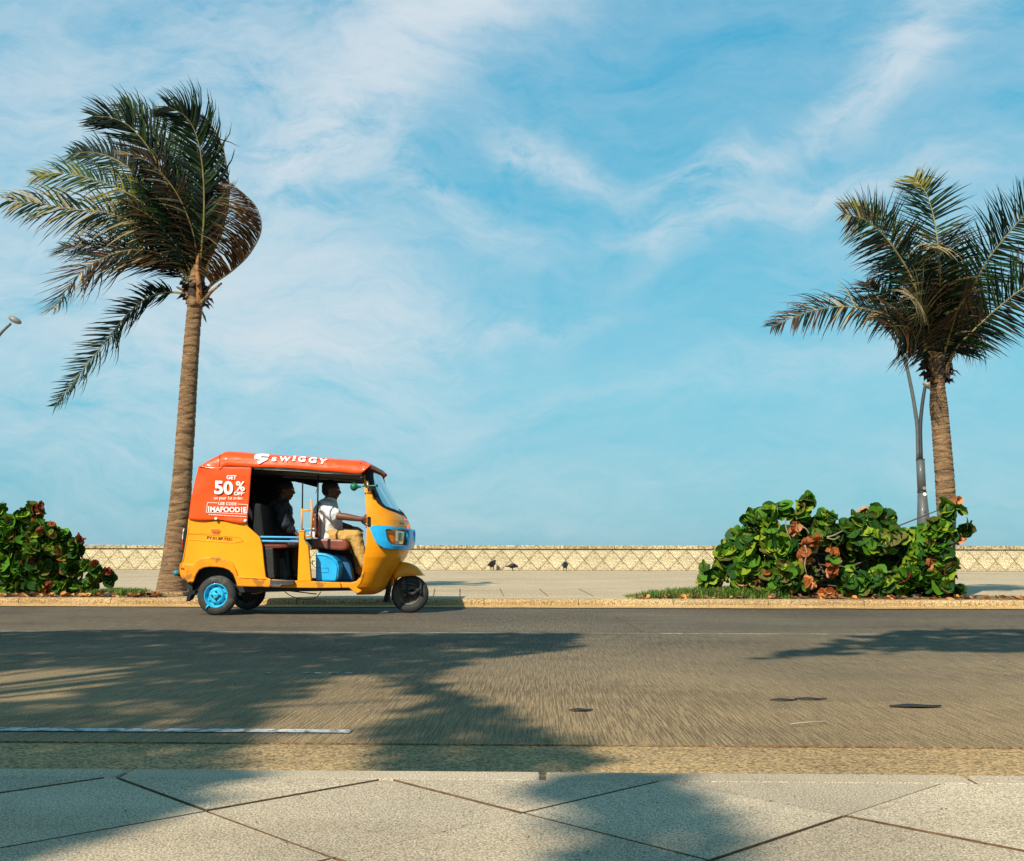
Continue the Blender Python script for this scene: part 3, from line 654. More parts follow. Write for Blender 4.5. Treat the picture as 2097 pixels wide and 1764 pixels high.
def sh_pt(z, th, off=0.0):
    xr, xf, wv_ = shell(z); c, s = abs(math.cos(th)), abs(math.sin(th)); sg = 1 if math.cos(th) > 0 else -1
    x = xr + (xf - xr) * s ** (2 / EX); y = wv_ * c ** (2 / EX)
    nx = (s ** (2 - 2 / EX)) / max(.05, xf - xr); ny = (c ** (2 - 2 / EX)) / wv_; q = math.hypot(nx, ny)
    return Vector((x + off * nx / q, VC - sg * (y + off * ny / q), z))
def proj(p):
    """where a world point falls in the photograph's own frame, in crop B units"""
    d = ROT.transposed() @ (p - EYE); X = CX + F * d.x / -d.z; Y = CY - F * d.y / -d.z
    return (X * K - 1000) * 2.756, (Y * K - 1480) * 2.756
def shell_part(name, test, m, parent=RK, off=0.0, th=.008, zr=None, nz=340, nt=220):
    z0, z1 = zr or (SH[0][0], SH[-1][0]); idx = {}; v = []; f = []
    def vid(i, j):
        if (i, j) not in idx: idx[(i, j)] = len(v); v.append(sh_pt(lerp(z0, z1, i / nz), math.pi * j / nt, off))
        return idx[(i, j)]
    for i in range(nz):
        zc_ = lerp(z0, z1, (i + .5) / nz)
        for j in range(nt):
            t = math.pi * (j + .5) / nt; tt = t if t < math.pi / 2 else math.pi - t
            if test(*proj(sh_pt(zc_, tt))): f.append((vid(i, j), vid(i + 1, j), vid(i + 1, j + 1), vid(i, j + 1)))
    o = mk(name, v, f, m, parent, smooth=True)
    if th: sm = o.modifiers.new('solid', 'SOLIDIFY'); sm.thickness = th; sm.offset = -1
    return o
GO = [(600, 300), (672, 352), (676, 418), (702, 480), (722, 532), (752, 592), (786, 648), (830, 684), (890, 714), (950, 734), (1012, 760), (1200, 800), (1200, 300)]   # edge of the rubber
GI = [(745, 300), (742, 400), (752, 470), (775, 530), (800, 590), (830, 650), (862, 680), (920, 700), (975, 722), (1200, 790), (1200, 300)]                      # edge of the glass
inO = lambda x, y: inside(x, y, GO); inI = lambda x, y: inside(x, y, GI)
cowl = shell_part('front_cowl', lambda x, y: not inO(x, y), M_org)
seal = shell_part('windscreen_seal', lambda x, y: inO(x, y) and not inI(x, y), M_blk, off=.004)
glass = shell_part('windscreen', inI, M_gls, off=-.006, th=0)
LB = [(722, 880), (735, 862), (770, 856), (830, 860), (900, 866), (980, 878), (1046, 892), (1075, 900), (1085, 1065), (1030, 1078), (960, 1076), (890, 1072), (836, 1062), (800, 1040), (768, 1000), (745, 950)]
LI = [(862, 912), (872, 904), (930, 905), (1000, 912), (1022, 920), (1020, 975), (1010, 1030), (960, 1030), (910, 1022), (880, 985)]
LS = [(850, 898), (870, 890), (1000, 898), (1040, 908), (1038, 1000), (1025, 1040), (960, 1040), (900, 1034), (866, 990)]
z_hi, z_lo = cB(900, 820, VN).z, cB(900, 1110, VN).z
surround = shell_part('headlamp_surround', lambda x, y: inside(x, y, LB) and not inside(x, y, LS), M_blue, off=.026, th=.03, zr=(z_lo, z_hi), nz=110, nt=200)
shell_part('headlamp_recess', lambda x, y: inside(x, y, LS), M_dark, surround, off=.004, th=.004, zr=(z_lo, z_hi), nz=110, nt=200)
shell_part('headlamp', lambda x, y: inside(x, y, LI) and x > 944, M_chr, off=.014, th=.008, zr=(z_lo, z_hi), nz=110, nt=200)
shell_part('turn_signal', lambda x, y: inside(x, y, LI) and x <= 944, M_amb, off=.014, th=.008, zr=(z_lo, z_hi), nz=110, nt=200)
def on_shell(pts, off=.003, cr=cB):
    out = []
    for (x, y) in pts:
        q = cr(x, y, VN + .1)
        for _i in range(8):
            xr, xf, wv_ = shell(q.z); s = min(.999, max(0, (q.x - xr) / (xf - xr))); yy = VC - wv_ * (1 - s ** EX) ** (1 / EX) - off; q = cr(x, y, yy)
        out.append(q)
    return out
MB().tube(crv(on_shell([(690, 540), (703, 650), (712, 780), (710, 870), (705, 1000), (697, 1100), (684, 1200), (668, 1300), (650, 1360), (634, 1410), (632, 1460)]), 40), .0035, 6).build('door_line', M_dark, cowl, True)
MB().tube(crv(on_shell([(724, 818), (800, 818), (900, 824), (980, 832), (1036, 838)]), 24), .0035, 6).build('cowl_seam', M_dark, cowl, True)
MB().tube(crv(on_shell([(732, 880), (745, 862), (780, 856), (900, 866), (1046, 892)], .012), 20), .004, 6).build('surround_gasket', M_dark, cowl, True)
MB().tube(crv(on_shell([(732, 884), (748, 950), (780, 1010), (836, 1064), (920, 1078), (1030, 1080)], .012), 24), .004, 6).build('surround_gasket', M_dark, cowl, True)
MB().ell(on_shell([(812, 956)], .028)[0], (.008, .006, .008)).build('screw', M_dark, surround, True)
# small oval badge with a squiggle of letters
bc = on_shell([(951, 1122)], .003)[0]; bl = []
for k in range(20):
    t = 2 * math.pi * k / 20; bl += on_shell([(951 + 20 * math.cos(t), 1122 + 28 * math.sin(t))], .005)
bd = MB().add(bl, [tuple(range(20))]).build('badge', M_redl, cowl)
# lower edge: yellow door frame strip and curved floor lip
both('door_frame', cB, [(645, 1290), (662, 1290), (650, 1350), (628, 1400), (596, 1440), (640, 1470), (600, 1498), (562, 1474), (520, 1442), (200, 1440), (200, 1386), (540, 1392), (588, 1378), (625, 1340)], VN + .04, VN + .10, M_yeld, .01)
# visor peak over the windscreen
mb = MB(); v = []; n_ = 24
for i in range(n_ + 1):
    t = math.pi * (i / n_); c, s = math.cos(t), abs(math.sin(t)) ** .7; q = 1 if c > 0 else -1
    ax = cB(690, 300, VN).x; bx = cB(780, 335, VC - .2).x; zz = lerp(cB(690, 290, VN).z, cB(785, 340, VC).z, s)
    x = lerp(ax, bx, s); y = VC - q * .52 * abs(c) ** .6
    for (dx, dz) in ((-.03, .028), (0, .022), (.008, 0), (0, -.018), (-.03, -.012)): v.append((x + dx, y, zz + dz))
mb.add(v, [(i * 5 + j, i * 5 + (j + 1) % 5, i * 5 + 5 + (j + 1) % 5, i * 5 + 5 + j) for i in range(n_) for j in range(5)])
mb.build('visor', mat('faded brown visor', (.30, .12, .05), .5, .3, 12), RK, True)
MB().ell(cB(642, 408, VN + .06), (.028, .05, .034)).build('mirror', M_dark, RK, True)
# horn
hq = lambda x, y: cB(x, y, VN + .03)
hn = MB().lathe(hq(572, 493), [(-.048, .0001), (-.044, .018), (-.030, .036), (-.010, .045), (.008, .043), (.024, .030), (.040, .016), (.060, .011), (.072, .011)], 'X', 20)
horn = hn.build('horn_bulb', M_grn, RK, True)
MB().tube([hq(645, 488), hq(730, 484), hq(766, 483), hq(792, 481)], [.008, .008, .012, .018], 12).build('trumpet', M_grn, horn, True)
tub('horn_bracket', cB, [(690, 440), (712, 540)], VN + .03, .014, M_brass)
tub('horn_bracket', cB, [(672, 470), (712, 492), (700, 530)], VN + .025, .010, M_dark)
# handlebar end, levers, wiper, marker lamp
pris('handlebar_clamp', cB, [(690, 772), (722, 774), (722, 866), (690, 866)], VN + .05, VN + .12, M_blk, bw=.008)
tub('handlebar', cB, [(655, 820, VC - .30), (700, 822, VC - .24), (720, 830, VC + .1), (690, 870, VC + .34)], 0, .016, M_blk)
tub('brake_lever', cB, [(690, 862, VC - .24), (676, 850, VC - .30), (640, 826, VC - .34)], 0, .008, M_blk)
tub('wiper', cB, [(990, 704), (1025, 735), (1050, 772), (1062, 792)], VC - .1, .006, M_dark)
pris('wiper_pivot', cB, [(1036, 790), (1064, 794), (1062, 812), (1036, 812)], VC - .16, VC - .08, M_amb, bw=.006)
pris('marker_lamp', cB, [(1070, 842), (1086, 842), (1084, 918), (1060, 912)], VC - .22, VC - .14, M_amb, bw=.008)
# --- front fender
FT = [(914, 1420), (924, 1360), (938, 1300), (958, 1240), (985, 1208), (1030, 1198), (1100, 1213), (1160, 1245), (1196, 1285), (1224, 1325)]
FB = [(946, 1398), (950, 1376), (956, 1358), (975, 1346), (1000, 1340), (1040, 1333), (1080, 1330), (1120, 1328), (1170, 1328), (1222, 1328)]
v = []; n_ = 40; TT = crv([cB(x, y, VC - .02) for x, y in FT], n_); BB = crv([cB(x, y, VC - .1) for x, y in FB], n_); m_ = 20
for i in range(n_):
    for j in range(m_ + 1):
        t = math.pi * j / m_; s = math.sin(t) ** .75; p = BB[i].lerp(TT[i], s); hw_ = .105 * (1 - .35 * (i / n_) ** 3)
        v.append((p.x, VC - hw_ * (1 if math.cos(t) > 0 else -1) * abs(math.cos(t)) ** .7, p.z))
fen = mk('front_fender', v, [(i * (m_ + 1) + j, (i + 1) * (m_ + 1) + j, (i + 1) * (m_ + 1) + j + 1, i * (m_ + 1) + j + 1) for i in range(n_ - 1) for j in range(m_)], M_org, RK, smooth=True)
sm = fen.modifiers.new('solid', 'SOLIDIFY'); sm.thickness = .006
pris('fork_cover', cB, [(982, 1188), (1008, 1215), (975, 1260), (948, 1330), (926, 1400), (880, 1440), (862, 1400), (900, 1310), (940, 1230)], VC - .07, VC + .10, mat('rusty brown cover', (.28, .08, .015), .5, .3, 8), bw=.01)
pris('fork_tube', cB, [(880, 1310), (908, 1330), (905, 1440), (884, 1440)], VC - .09, VC + .02, M_dark, bw=.004)
pris('mud_flap', cB, [(872, 1400), (906, 1405), (890, 1500), (882, 1578), (838, 1572), (862, 1480)], VC - .08, VC + .10, M_blk)
tub('brake_cable', cB, [(890, 1300), (930, 1320), (950, 1360), (945, 1400)], VC - .11, .004, M_dark)

# --- driver's seat, blue box below it
seat = [(800, 985), (880, 974), (1000, 975), (1200, 985), (1248, 1008), (1266, 1055), (1245, 1118), (1180, 1124), (1000, 1108), (880, 1095), (805, 1120)]
pris('driver_seat', cC, seat, VC - .34, VC + .30, M_seat, bw=.03)
pris('seat_bracket', cC, [(720, 985), (830, 975), (860, 1095), (800, 1060)], VC - .34, VC + .3, M_dark, bw=.02)
pris('seat_back', cC, [(832, 655), (880, 660), (900, 760), (905, 960), (850, 970), (838, 800)], VC - .30, VC + .28, M_seat, bw=.02)
bx = [(862, 1150), (905, 1148), (1000, 1165), (1080, 1200), (1135, 1255), (1158, 1330), (1150, 1440), (1128, 1512), (870, 1512), (862, 1480)]
fb = pris('fuel_box', cC, bx, VN + .20, VN + .46, M_blue, bw=.02, px=VN + .2)
MB().tube(crv([cC(x, y, VN + .196) for x, y in ((870, 1180), (960, 1182), (1050, 1215), (1105, 1270), (1128, 1350), (1112, 1500))], 24), .006, 6).build('rim_bead', M_blue, fb, True)
MB().tube([cC(x, y, VN + .198) for x, y in ((884, 1332), (1024, 1342), (1026, 1398), (890, 1392), (884, 1332))], .004, 6).build('panel_bead', M_blue, fb, True)
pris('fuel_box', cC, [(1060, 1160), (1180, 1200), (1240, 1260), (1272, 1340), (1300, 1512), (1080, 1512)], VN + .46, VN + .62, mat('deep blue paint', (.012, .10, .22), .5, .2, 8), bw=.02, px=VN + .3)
pris('inner_wall', cC, [(810, 1090), (1180, 1110), (1290, 1200), (1300, 1500), (862, 1505), (812, 1300)], VC + .10, VC + .30, M_dark, px=VN + .4)
pris('catch', cC, [(815, 1250), (858, 1252), (858, 1262), (826, 1262), (826, 1310), (818, 1310)], VN + .18, VN + .19, M_yel)

# --- lettering
def lettering(s, quad, cr, mapf, m, parent, shear=0.0, bold=.02, name='lettering', ext=0.0):
    """quad: pixel corners top-left, top-right, bottom-right, bottom-left of the word's box"""
    cu = bpy.data.curves.new(name, 'FONT'); cu.body = s; cu.offset = bold; cu.resolution_u = 3
    to = bpy.data.objects.new('t', cu); COL.objects.link(to); bpy.context.view_layer.update()
    me = bpy.data.meshes.new_from_object(to.evaluated_get(bpy.context.evaluated_depsgraph_get()))
    bpy.data.objects.remove(to)
    xs = [q.co.x for q in me.vertices]; ys = [q.co.y for q in me.vertices]; x0, x1, y0, y1 = min(xs), max(xs), min(ys), max(ys); px = []
    for q in me.vertices:
        u = (q.co.x - x0) / (x1 - x0); t = (q.co.y - y0) / (y1 - y0)
        a = [lerp(quad[0][k], quad[1][k], u) for k in (0, 1)]; b = [lerp(quad[3][k], quad[2][k], u) for k in (0, 1)]
        px.append((lerp(b[0], a[0], t) + shear * (t - .5), lerp(b[1], a[1], t)))
    return mk(name, mapf(px), [tuple(p.vertices) for p in me.polygons], m, parent)
yk = VN - .034
onC = lambda pts: [cF(x, y, yk) for x, y in pts]
def q4(x0, y0, x1, y1, d=0): return [(x0, y0), (x1, y0 + d), (x1, y1 + d), (x0, y1)]
lettering('GET', q4(444, 402, 560, 450, 4), cF, onC, M_ink, sc1, bold=.03)
lettering('50', q4(304, 462, 520, 622, 10), cF, onC, M_ink, sc1, bold=.035)
lettering('%', q4(552, 470, 656, 582, 5), cF, onC, M_ink, sc1, bold=.02)
lettering('OFF', q4(530, 590, 636, 634, 3), cF, onC, M_ink, sc1, bold=.03)
lettering('*', q4(638, 596, 654, 612), cF, onC, M_ink, sc1, bold=.02)
lettering('on your 1st order.', q4(300, 645, 636, 694, 2), cF, onC, M_ink, sc1, bold=.01)
lettering('USE CODE', q4(352, 712, 560, 746, 6), cF, onC, M_ink, sc1, bold=.015)
lettering('MAFOOD', [(258, 763), (600, 770), (600, 832), (258, 826)], cF, onC, M_ink, sc1, bold=.035)
lettering('E', [(638, 771), (674, 772), (674, 836), (638, 835)], cF, onC, M_ink, sc1, bold=.035)
for xb, yb in ((233, 762), (612, 771)): MB().add(onC([(xb, yb), (xb + 13, yb), (xb + 13, yb + 63), (xb, yb + 62)]), [(0, 1, 2, 3)]).build('lettering', M_ink, sc1)
def stroke(pts, w_=5, mapf=onC, parent=sc1):
    mb = MB()
    for (a, b) in zip(pts, pts[1:]):
        d = math.hypot(b[0] - a[0], b[1] - a[1]); nx, ny = -(b[1] - a[1]) / d * w_ / 2, (b[0] - a[0]) / d * w_ / 2
        mb.add(mapf([(a[0] + nx, a[1] + ny), (b[0] + nx, b[1] + ny), (b[0] - nx, b[1] - ny), (a[0] - nx, a[1] - ny)]), [(0, 1, 2, 3)])
    return mb.build('printed_frame', M_ink, parent)
stroke([(342, 722), (226, 718), (210, 830), (676, 850), (688, 742), (572, 736)], 5)
mb = MB()
x = 240
while x < 655:   # the illegible small print, as broken strokes
    wd = random.uniform(8, 22); yy = 856 + (x - 240) * .055
    mb.add(onC([(x, yy - 4), (x + wd, yy - 3.4), (x + wd, yy + 3.6), (x, yy + 3)]), [(0, 1, 2, 3)]); x += wd + random.uniform(3, 7)
mb.build('fine_print', M_ink, sc1)
onR = lambda pts: on_roof(pts, .016)
MB().add(onR([(1214, 178), (1244, 180), (1230, 240), (1200, 238)]), [(0, 1, 2, 3)]).build('lettering', M_ink, roof)
for ch, (xa, ya, xb, yb), sh, dd in (('S', (965, 192, 1022, 240), 12, 4), ('W', (1052, 184, 1180, 240), 12, 6), ('G', (1268, 180, 1356, 246), 12, 5), ('G', (1390, 190, 1482, 258), 12, 6), ('Y', (1506, 208, 1600, 268), 20, 7)):
    lettering(ch, q4(xa, ya, xb, yb, dd), cF, onR, M_ink, roof, shear=sh, bold=.045)
pin = [(762, 180), (775, 165), (800, 156), (860, 152), (925, 158), (938, 178), (936, 188), (850, 184), (836, 192), (842, 200), (925, 204), (914, 226), (872, 246), (826, 272), (806, 266), (796, 236), (838, 236), (838, 224), (775, 216), (764, 200)]
MB().add(onR(pin), [tuple(range(len(pin)))]).build('emblem', M_ink, roof)
# the number in old-style stencilled capitals on the flank
onA = lambda pts: [cA(x, y, VN - .003) for x, y in pts]
lettering('PY.01.BP.7351', [(400, 956), (636, 972), (636, 1001), (400, 984)], cA, onA, M_inkd, sp, bold=.03)
# serifs give the stencil its look
mb = MB()
for k in (0, 1, 6, 7): pass
onBd = lambda pts: on_shell(pts, .008)
lettering('King', [(944, 1146), (944, 1098), (964, 1100), (964, 1148)], cB, onBd, M_ink, bd, bold=.02)
# ================================================================= PEOPLE
M_skin = mat('brown skin', (.13, .048, .022), .5, .12, 12, .1, 120)
M_hair = mat('black hair', (.008, .007, .007), .6, .3, 40, .5, 200)
M_shirt = mat('white cotton shirt', (.66, .62, .60), .8, .06, 6, .6, 14, bdist=.02)
M_kh = mat('khaki trousers', (.44, .26, .07), .85, .12, 9, .6, 16, bdist=.02)
M_shoe = mat('black leather', (.012, .011, .011), .4, .2, 20)
M_drk = mat('dark blue clothes', (.02, .022, .032), .8, .2, 10, .5, 16, bdist=.02)
M_brn = mat('brown trousers', (.10, .045, .022), .85, .2, 10, .4, 16, bdist=.02)
M_eye = mat('eye white', (.6, .58, .55), .3, .05)
M_tan = mat('brown sandal', (.2, .07, .025), .6, .2, 20)
def remesh(mb, name, m, parent, vox=.008, sm=3, disp=0.0):
    o = mb.build(name, m, parent); r = o.modifiers.new('union', 'REMESH'); r.mode = 'VOXEL'; r.voxel_size = vox; r.use_smooth_shade = True
    s = o.modifiers.new('soft', 'SMOOTH'); s.iterations = sm; s.factor = .6
    if disp:
        tx = bpy.data.textures.new(name + '_folds', 'CLOUDS'); tx.noise_scale = .07; d = o.modifiers.new('folds', 'DISPLACE'); d.texture = tx; d.strength = disp; d.mid_level = .5
    return o
def hand(mb, wrist, pd, side, curl, sc=1.0):
    """wrist point, palm direction, sideways vector, curl direction; five separate fingers"""
    pd, side, curl = pd.normalized(), side.normalized(), curl.normalized()
    pc = wrist + pd * .085 * sc
    for k in range(4): mb.cap(wrist + side * (k - 1.5) * .010 * sc, pc + side * (k - 1.5) * .021 * sc, .017 * sc, .0125 * sc, 8)
    for k, (ln, sp_) in enumerate(((.072, -.10), (.082, -.03), (.076, .04), (.06, .12))):
        b = pc + side * (k - 1.5) * .022 * sc; d = (pd + side * sp_ * 1.6).normalized(); p = b; cc = .25 + .12 * k
        for q, seg in enumerate((.45, .32, .25)):
            d2 = (d + curl * cc * (q + .6) * 1.0).normalized(); e = p + d2 * ln * seg * sc; mb.cap(p, e, (.0105 - .0012 * q) * sc, (.0098 - .0014 * q) * sc, 8); p = e
    b = wrist + side * -.022 * sc + pd * .022 * sc; d = (pd * .6 - side * .8 + curl * .2).normalized(); e = b + d * .045 * sc; mb.cap(b, e, .014 * sc, .0115 * sc, 8)
    e2 = e + (d * .5 + pd * .8 + curl * .5).normalized() * .034 * sc; mb.cap(e, e2, .0112 * sc, .0092 * sc, 8)
def head(mb, c, up, fw, s=1.0):
    """skull, jaw, nose, brow, lips, ears, in the same body mesh; fw is the way the face looks"""
    up, fw = up.normalized(), fw.normalized(); rt = fw.cross(up).normalized(); rot = Matrix((rt, fw, up)).transposed()
    q = lambda x, y, z: c + (rt * x + fw * y + up * z) * s
    mb.ell(q(0, -.008, .022), (.074 * s, .096 * s, .088 * s), 20, 14, rot)
    mb.ell(q(0, .022, -.035), (.058 * s, .066 * s, .072 * s), 18, 12, rot)
    mb.ell(q(0, .052, -.083), (.030 * s, .030 * s, .024 * s), 12, 8, rot)
    mb.cap(q(0, .084, .018), q(0, .104, -.018), .009 * s, .0145 * s, 10)
    mb.ell(q(0, .083, -.048), (.026 * s, .014 * s, .009 * s), 12, 8, rot); mb.ell(q(0, .081, -.060), (.023 * s, .013 * s, .009 * s), 12, 8, rot)
    mb.ell(q(0, .078, .034), (.045 * s, .018 * s, .012 * s), 12, 8, rot)
    for sg in (-1, 1): mb.ell(q(.073 * sg, -.004, -.006), (.011 * s, .020 * s, .033 * s), 10, 8, rot)
    return q, rot
# ---- driver
YD = VC
D = lambda x, y, dep=YD: cC(x, y, dep)
dr = thing('person', (D(950, 960).x, YD, .50), 'driver in a white short-sleeved shirt and khaki trousers gripping the handlebar of the rickshaw', 'person')
mb = MB(); up = (D(1064, 300) - D(1050, 440)).normalized(); fw = Vector((1, 0, -.12)); fw = fw - up * fw.dot(up)
hc = D(1062, 372)
qh, rotd = head(mb, hc, up, fw, .98)
mb.cap(D(1038, 520), D(1058, 400), .062, .055, 16)
mb.ell(D(960, 930), (.15, .17, .12)); mb.ell(D(955, 800), (.135, .17, .16)); mb.ell(D(985, 650), (.12, .19, .16))
sh_n, sh_f = D(1000, 590, YD - .19), D(1010, 590, YD + .19)
el_n, wr_n = D(1125, 690, YD - .27), D(1440, 733, YD - .30)
mb.cap(sh_n, el_n, .056, .043); mb.cap(el_n, D(1250, 705, YD - .285), .043, .041); mb.cap(D(1250, 705, YD - .285), wr_n, .041, .028)
hand(mb, wr_n, D(1500, 742, YD - .30) - wr_n, Vector((0, .3, -1)), Vector((.3, 1, 0)), 1.0)
el_f, wr_f = D(1160, 800, YD + .30), D(1300, 832, YD + .30)
mb.cap(sh_f, el_f, .056, .043); mb.cap(el_f, wr_f, .043, .028); hand(mb, wr_f, D(1440, 850, YD + .30) - wr_f, Vector((-.1, 1, .15)), Vector((0, -.1, -1)), 1.0)
hip_n, hip_f = D(990, 965, YD - .10), D(990, 965, YD + .10)
kn_n, kn_f = D(1360, 945, YD - .16), D(1372, 940, YD + .14)
an_n, an_f = D(1490, 1330, YD - .20), D(1425, 1420, YD + .10)
for a, b, c_ in ((hip_n, kn_n, an_n), (hip_f, kn_f, an_f)): mb.cap(a, b, .085, .058); mb.cap(b, c_, .055, .036)
body = remesh(mb, 'body', M_skin, dr, .0065, 2)
for sg in (-1, 1): MB().ell(qh(.030 * sg, .083, .014), (.011, .008, .008)).build('eye', M_eye, dr, True)
hb = MB(); hb.ell(qh(0, -.018, .040), (.080, .098, .086), 18, 12, rotd); hb.ell(qh(0, -.050, .0), (.070, .062, .072), 16, 10, rotd)
remesh(hb, 'hair', M_hair, dr, .008, 2)
hb = MB(); hb.cap(qh(-.028, .090, -.036), qh(.028, .090, -.036), .008, .008, 8); hb.build('moustache', M_hair, dr, True)
# shirt
mb = MB(); mb.ell(D(968, 905), (.165, .19, .14)); mb.ell(D(1000, 860), (.165, .185, .15)); mb.ell(D(1050, 800), (.135, .175, .15)); mb.ell(D(985, 730), (.145, .19, .16)); mb.ell(D(1000, 640), (.140, .205, .155)); mb.ell(D(1030, 580), (.105, .19, .10))
mb.cap(D(1035, 560), D(1045, 505), .085, .072, 16)
for a, b in ((sh_n, el_n), (sh_f, el_f)): mb.cap(a, a.lerp(b, .72) + Vector((0, 0, -.012)), .078, .080); mb.ell(a, (.085, .08, .085))
mb.cap(D(935, 945, YD - .12), D(1010, 965, YD - .15), .075, .07); mb.cap(D(935, 945, YD + .12), D(1010, 965, YD + .15), .075, .07)
remesh(mb, 'shirt', M_shirt, dr, .010, 3, .035)
mb = MB(); cpts = [D(1005, 500, YD), D(1035, 505, YD - .075), D(1090, 548, YD - .06), D(1130, 600, YD - .015)]; mb.tube(crv(cpts, 12), [.012] * 12, 8); mb.build('collar', M_shirt, dr, True)
mb = MB()
for a, b, c_, hs in ((hip_n, kn_n, an_n, 0), (hip_f, kn_f, an_f, 0)):
    mb.cap(a, b, .105, .082); mb.cap(b, b.lerp(c_, .9), .080, .058); mb.ell(b, (.082, .078, .082))
mb.ell(D(975, 975), (.14, .17, .10))
remesh(mb, 'trousers', M_kh, dr, .011, 3, .03)
mb = MB(); a = D(1370, 1478, YD + .10); mb.cap(a, a + Vector((.13, 0, -.005)), .034, .030); mb.cap(a + Vector((0, 0, .02)), an_f, .034, .034); remesh(mb, 'shoe', M_shoe, dr, .008, 2)
mb = MB(); a = D(1470, 1440, YD - .2); mb.cap(a, a + Vector((.14, 0, -.005)), .034, .030); mb.cap(a, an_n, .034, .034); remesh(mb, 'shoe', M_shoe, dr, .008, 2)
# ---- passenger
YP = VC + .12
Q = lambda x, y, dep=YP: cC(x, y, dep)
pa = thing('person', (Q(430, 960).x, YP, .50), 'passenger in dark clothes sitting in shadow on the rear bench of the rickshaw', 'person')
mb = MB(); up = Vector((.10, 0, 1)).normalized(); fw = Vector((1, 0, -.10)); fw = fw - up * fw.dot(up)
qp, rotp = head(mb, Q(488, 372), up, fw, 1.0)
mb.cap(Q(440, 530), Q(470, 420), .064, .056, 16)
mb.ell(Q(390, 930), (.16, .18, .12)); mb.ell(Q(395, 800), (.14, .18, .16)); mb.ell(Q(405, 640), (.125, .19, .16))
sa, sb_ = Q(420, 590, YP - .20), Q(425, 590, YP + .20); ea, eb = Q(470, 800, YP - .27), Q(480, 790, YP + .26); wa, wb = Q(610, 905, YP - .20), Q(600, 920, YP + .18)
for a, b, c_ in ((sa, ea, wa), (sb_, eb, wb)):
    mb.cap(a, b, .055, .043); mb.cap(b, c_, .043, .029); hand(mb, c_, Vector((1, 0, -.45)), Vector((0, 1, 0)), Vector((0, 0, -1)))
ha, hb_ = Q(430, 985, YP - .10), Q(430, 985, YP + .10); ka, kb = Q(640, 1040, YP - .13), Q(625, 1040, YP + .12); aa, ab = Q(625, 1390, YP - .14), Q(608, 1400, YP + .12)
for a, b, c_ in ((ha, ka, aa), (hb_, kb, ab)): mb.cap(a, b, .085, .06); mb.cap(b, c_, .056, .038)
remesh(mb, 'body', M_skin, pa, .007, 2)
hb = MB(); hb.ell(qp(0, -.018, .042), (.084, .102, .090), 18, 12, rotp); hb.ell(qp(0, -.052, .0), (.072, .064, .074), 16, 10, rotp); remesh(hb, 'hair', M_hair, pa, .008, 2)
for sg in (-1, 1): MB().ell(qp(.030 * sg, .083, .014), (.011, .008, .008)).build('eye', M_eye, pa, True)
mb = MB(); mb.ell(Q(400, 920), (.18, .2, .14)); mb.ell(Q(415, 780), (.165, .2, .17)); mb.ell(Q(412, 650), (.15, .21, .16)); mb.ell(Q(425, 585), (.11, .19, .09)); mb.cap(Q(435, 560), Q(455, 500), .08, .07, 14)
for a, b, c_ in ((sa, ea, wa), (sb_, eb, wb)): mb.cap(a, b, .075, .068); mb.cap(b, b.lerp(c_, .55), .066, .055)
remesh(mb, 'shirt', M_drk, pa, .011, 3, .035)
mb = MB()
for a, b, c_ in ((ha, ka, aa), (hb_, kb, ab)): mb.cap(a, b, .105, .085); mb.cap(b, b.lerp(c_, .92), .082, .062)
mb.ell(Q(400, 985), (.15, .18, .11)); remesh(mb, 'trousers', M_brn, pa, .011, 3, .03)
for c_ in (aa, ab):
    mb = MB(); mb.cap(c_ + Vector((-.01, 0, -.035)), c_ + Vector((.13, 0, -.05)), .034, .028); mb.cap(c_ + Vector((0, 0, -.03)), c_, .034, .036); remesh(mb, 'shoe', M_tan, pa, .008, 2)
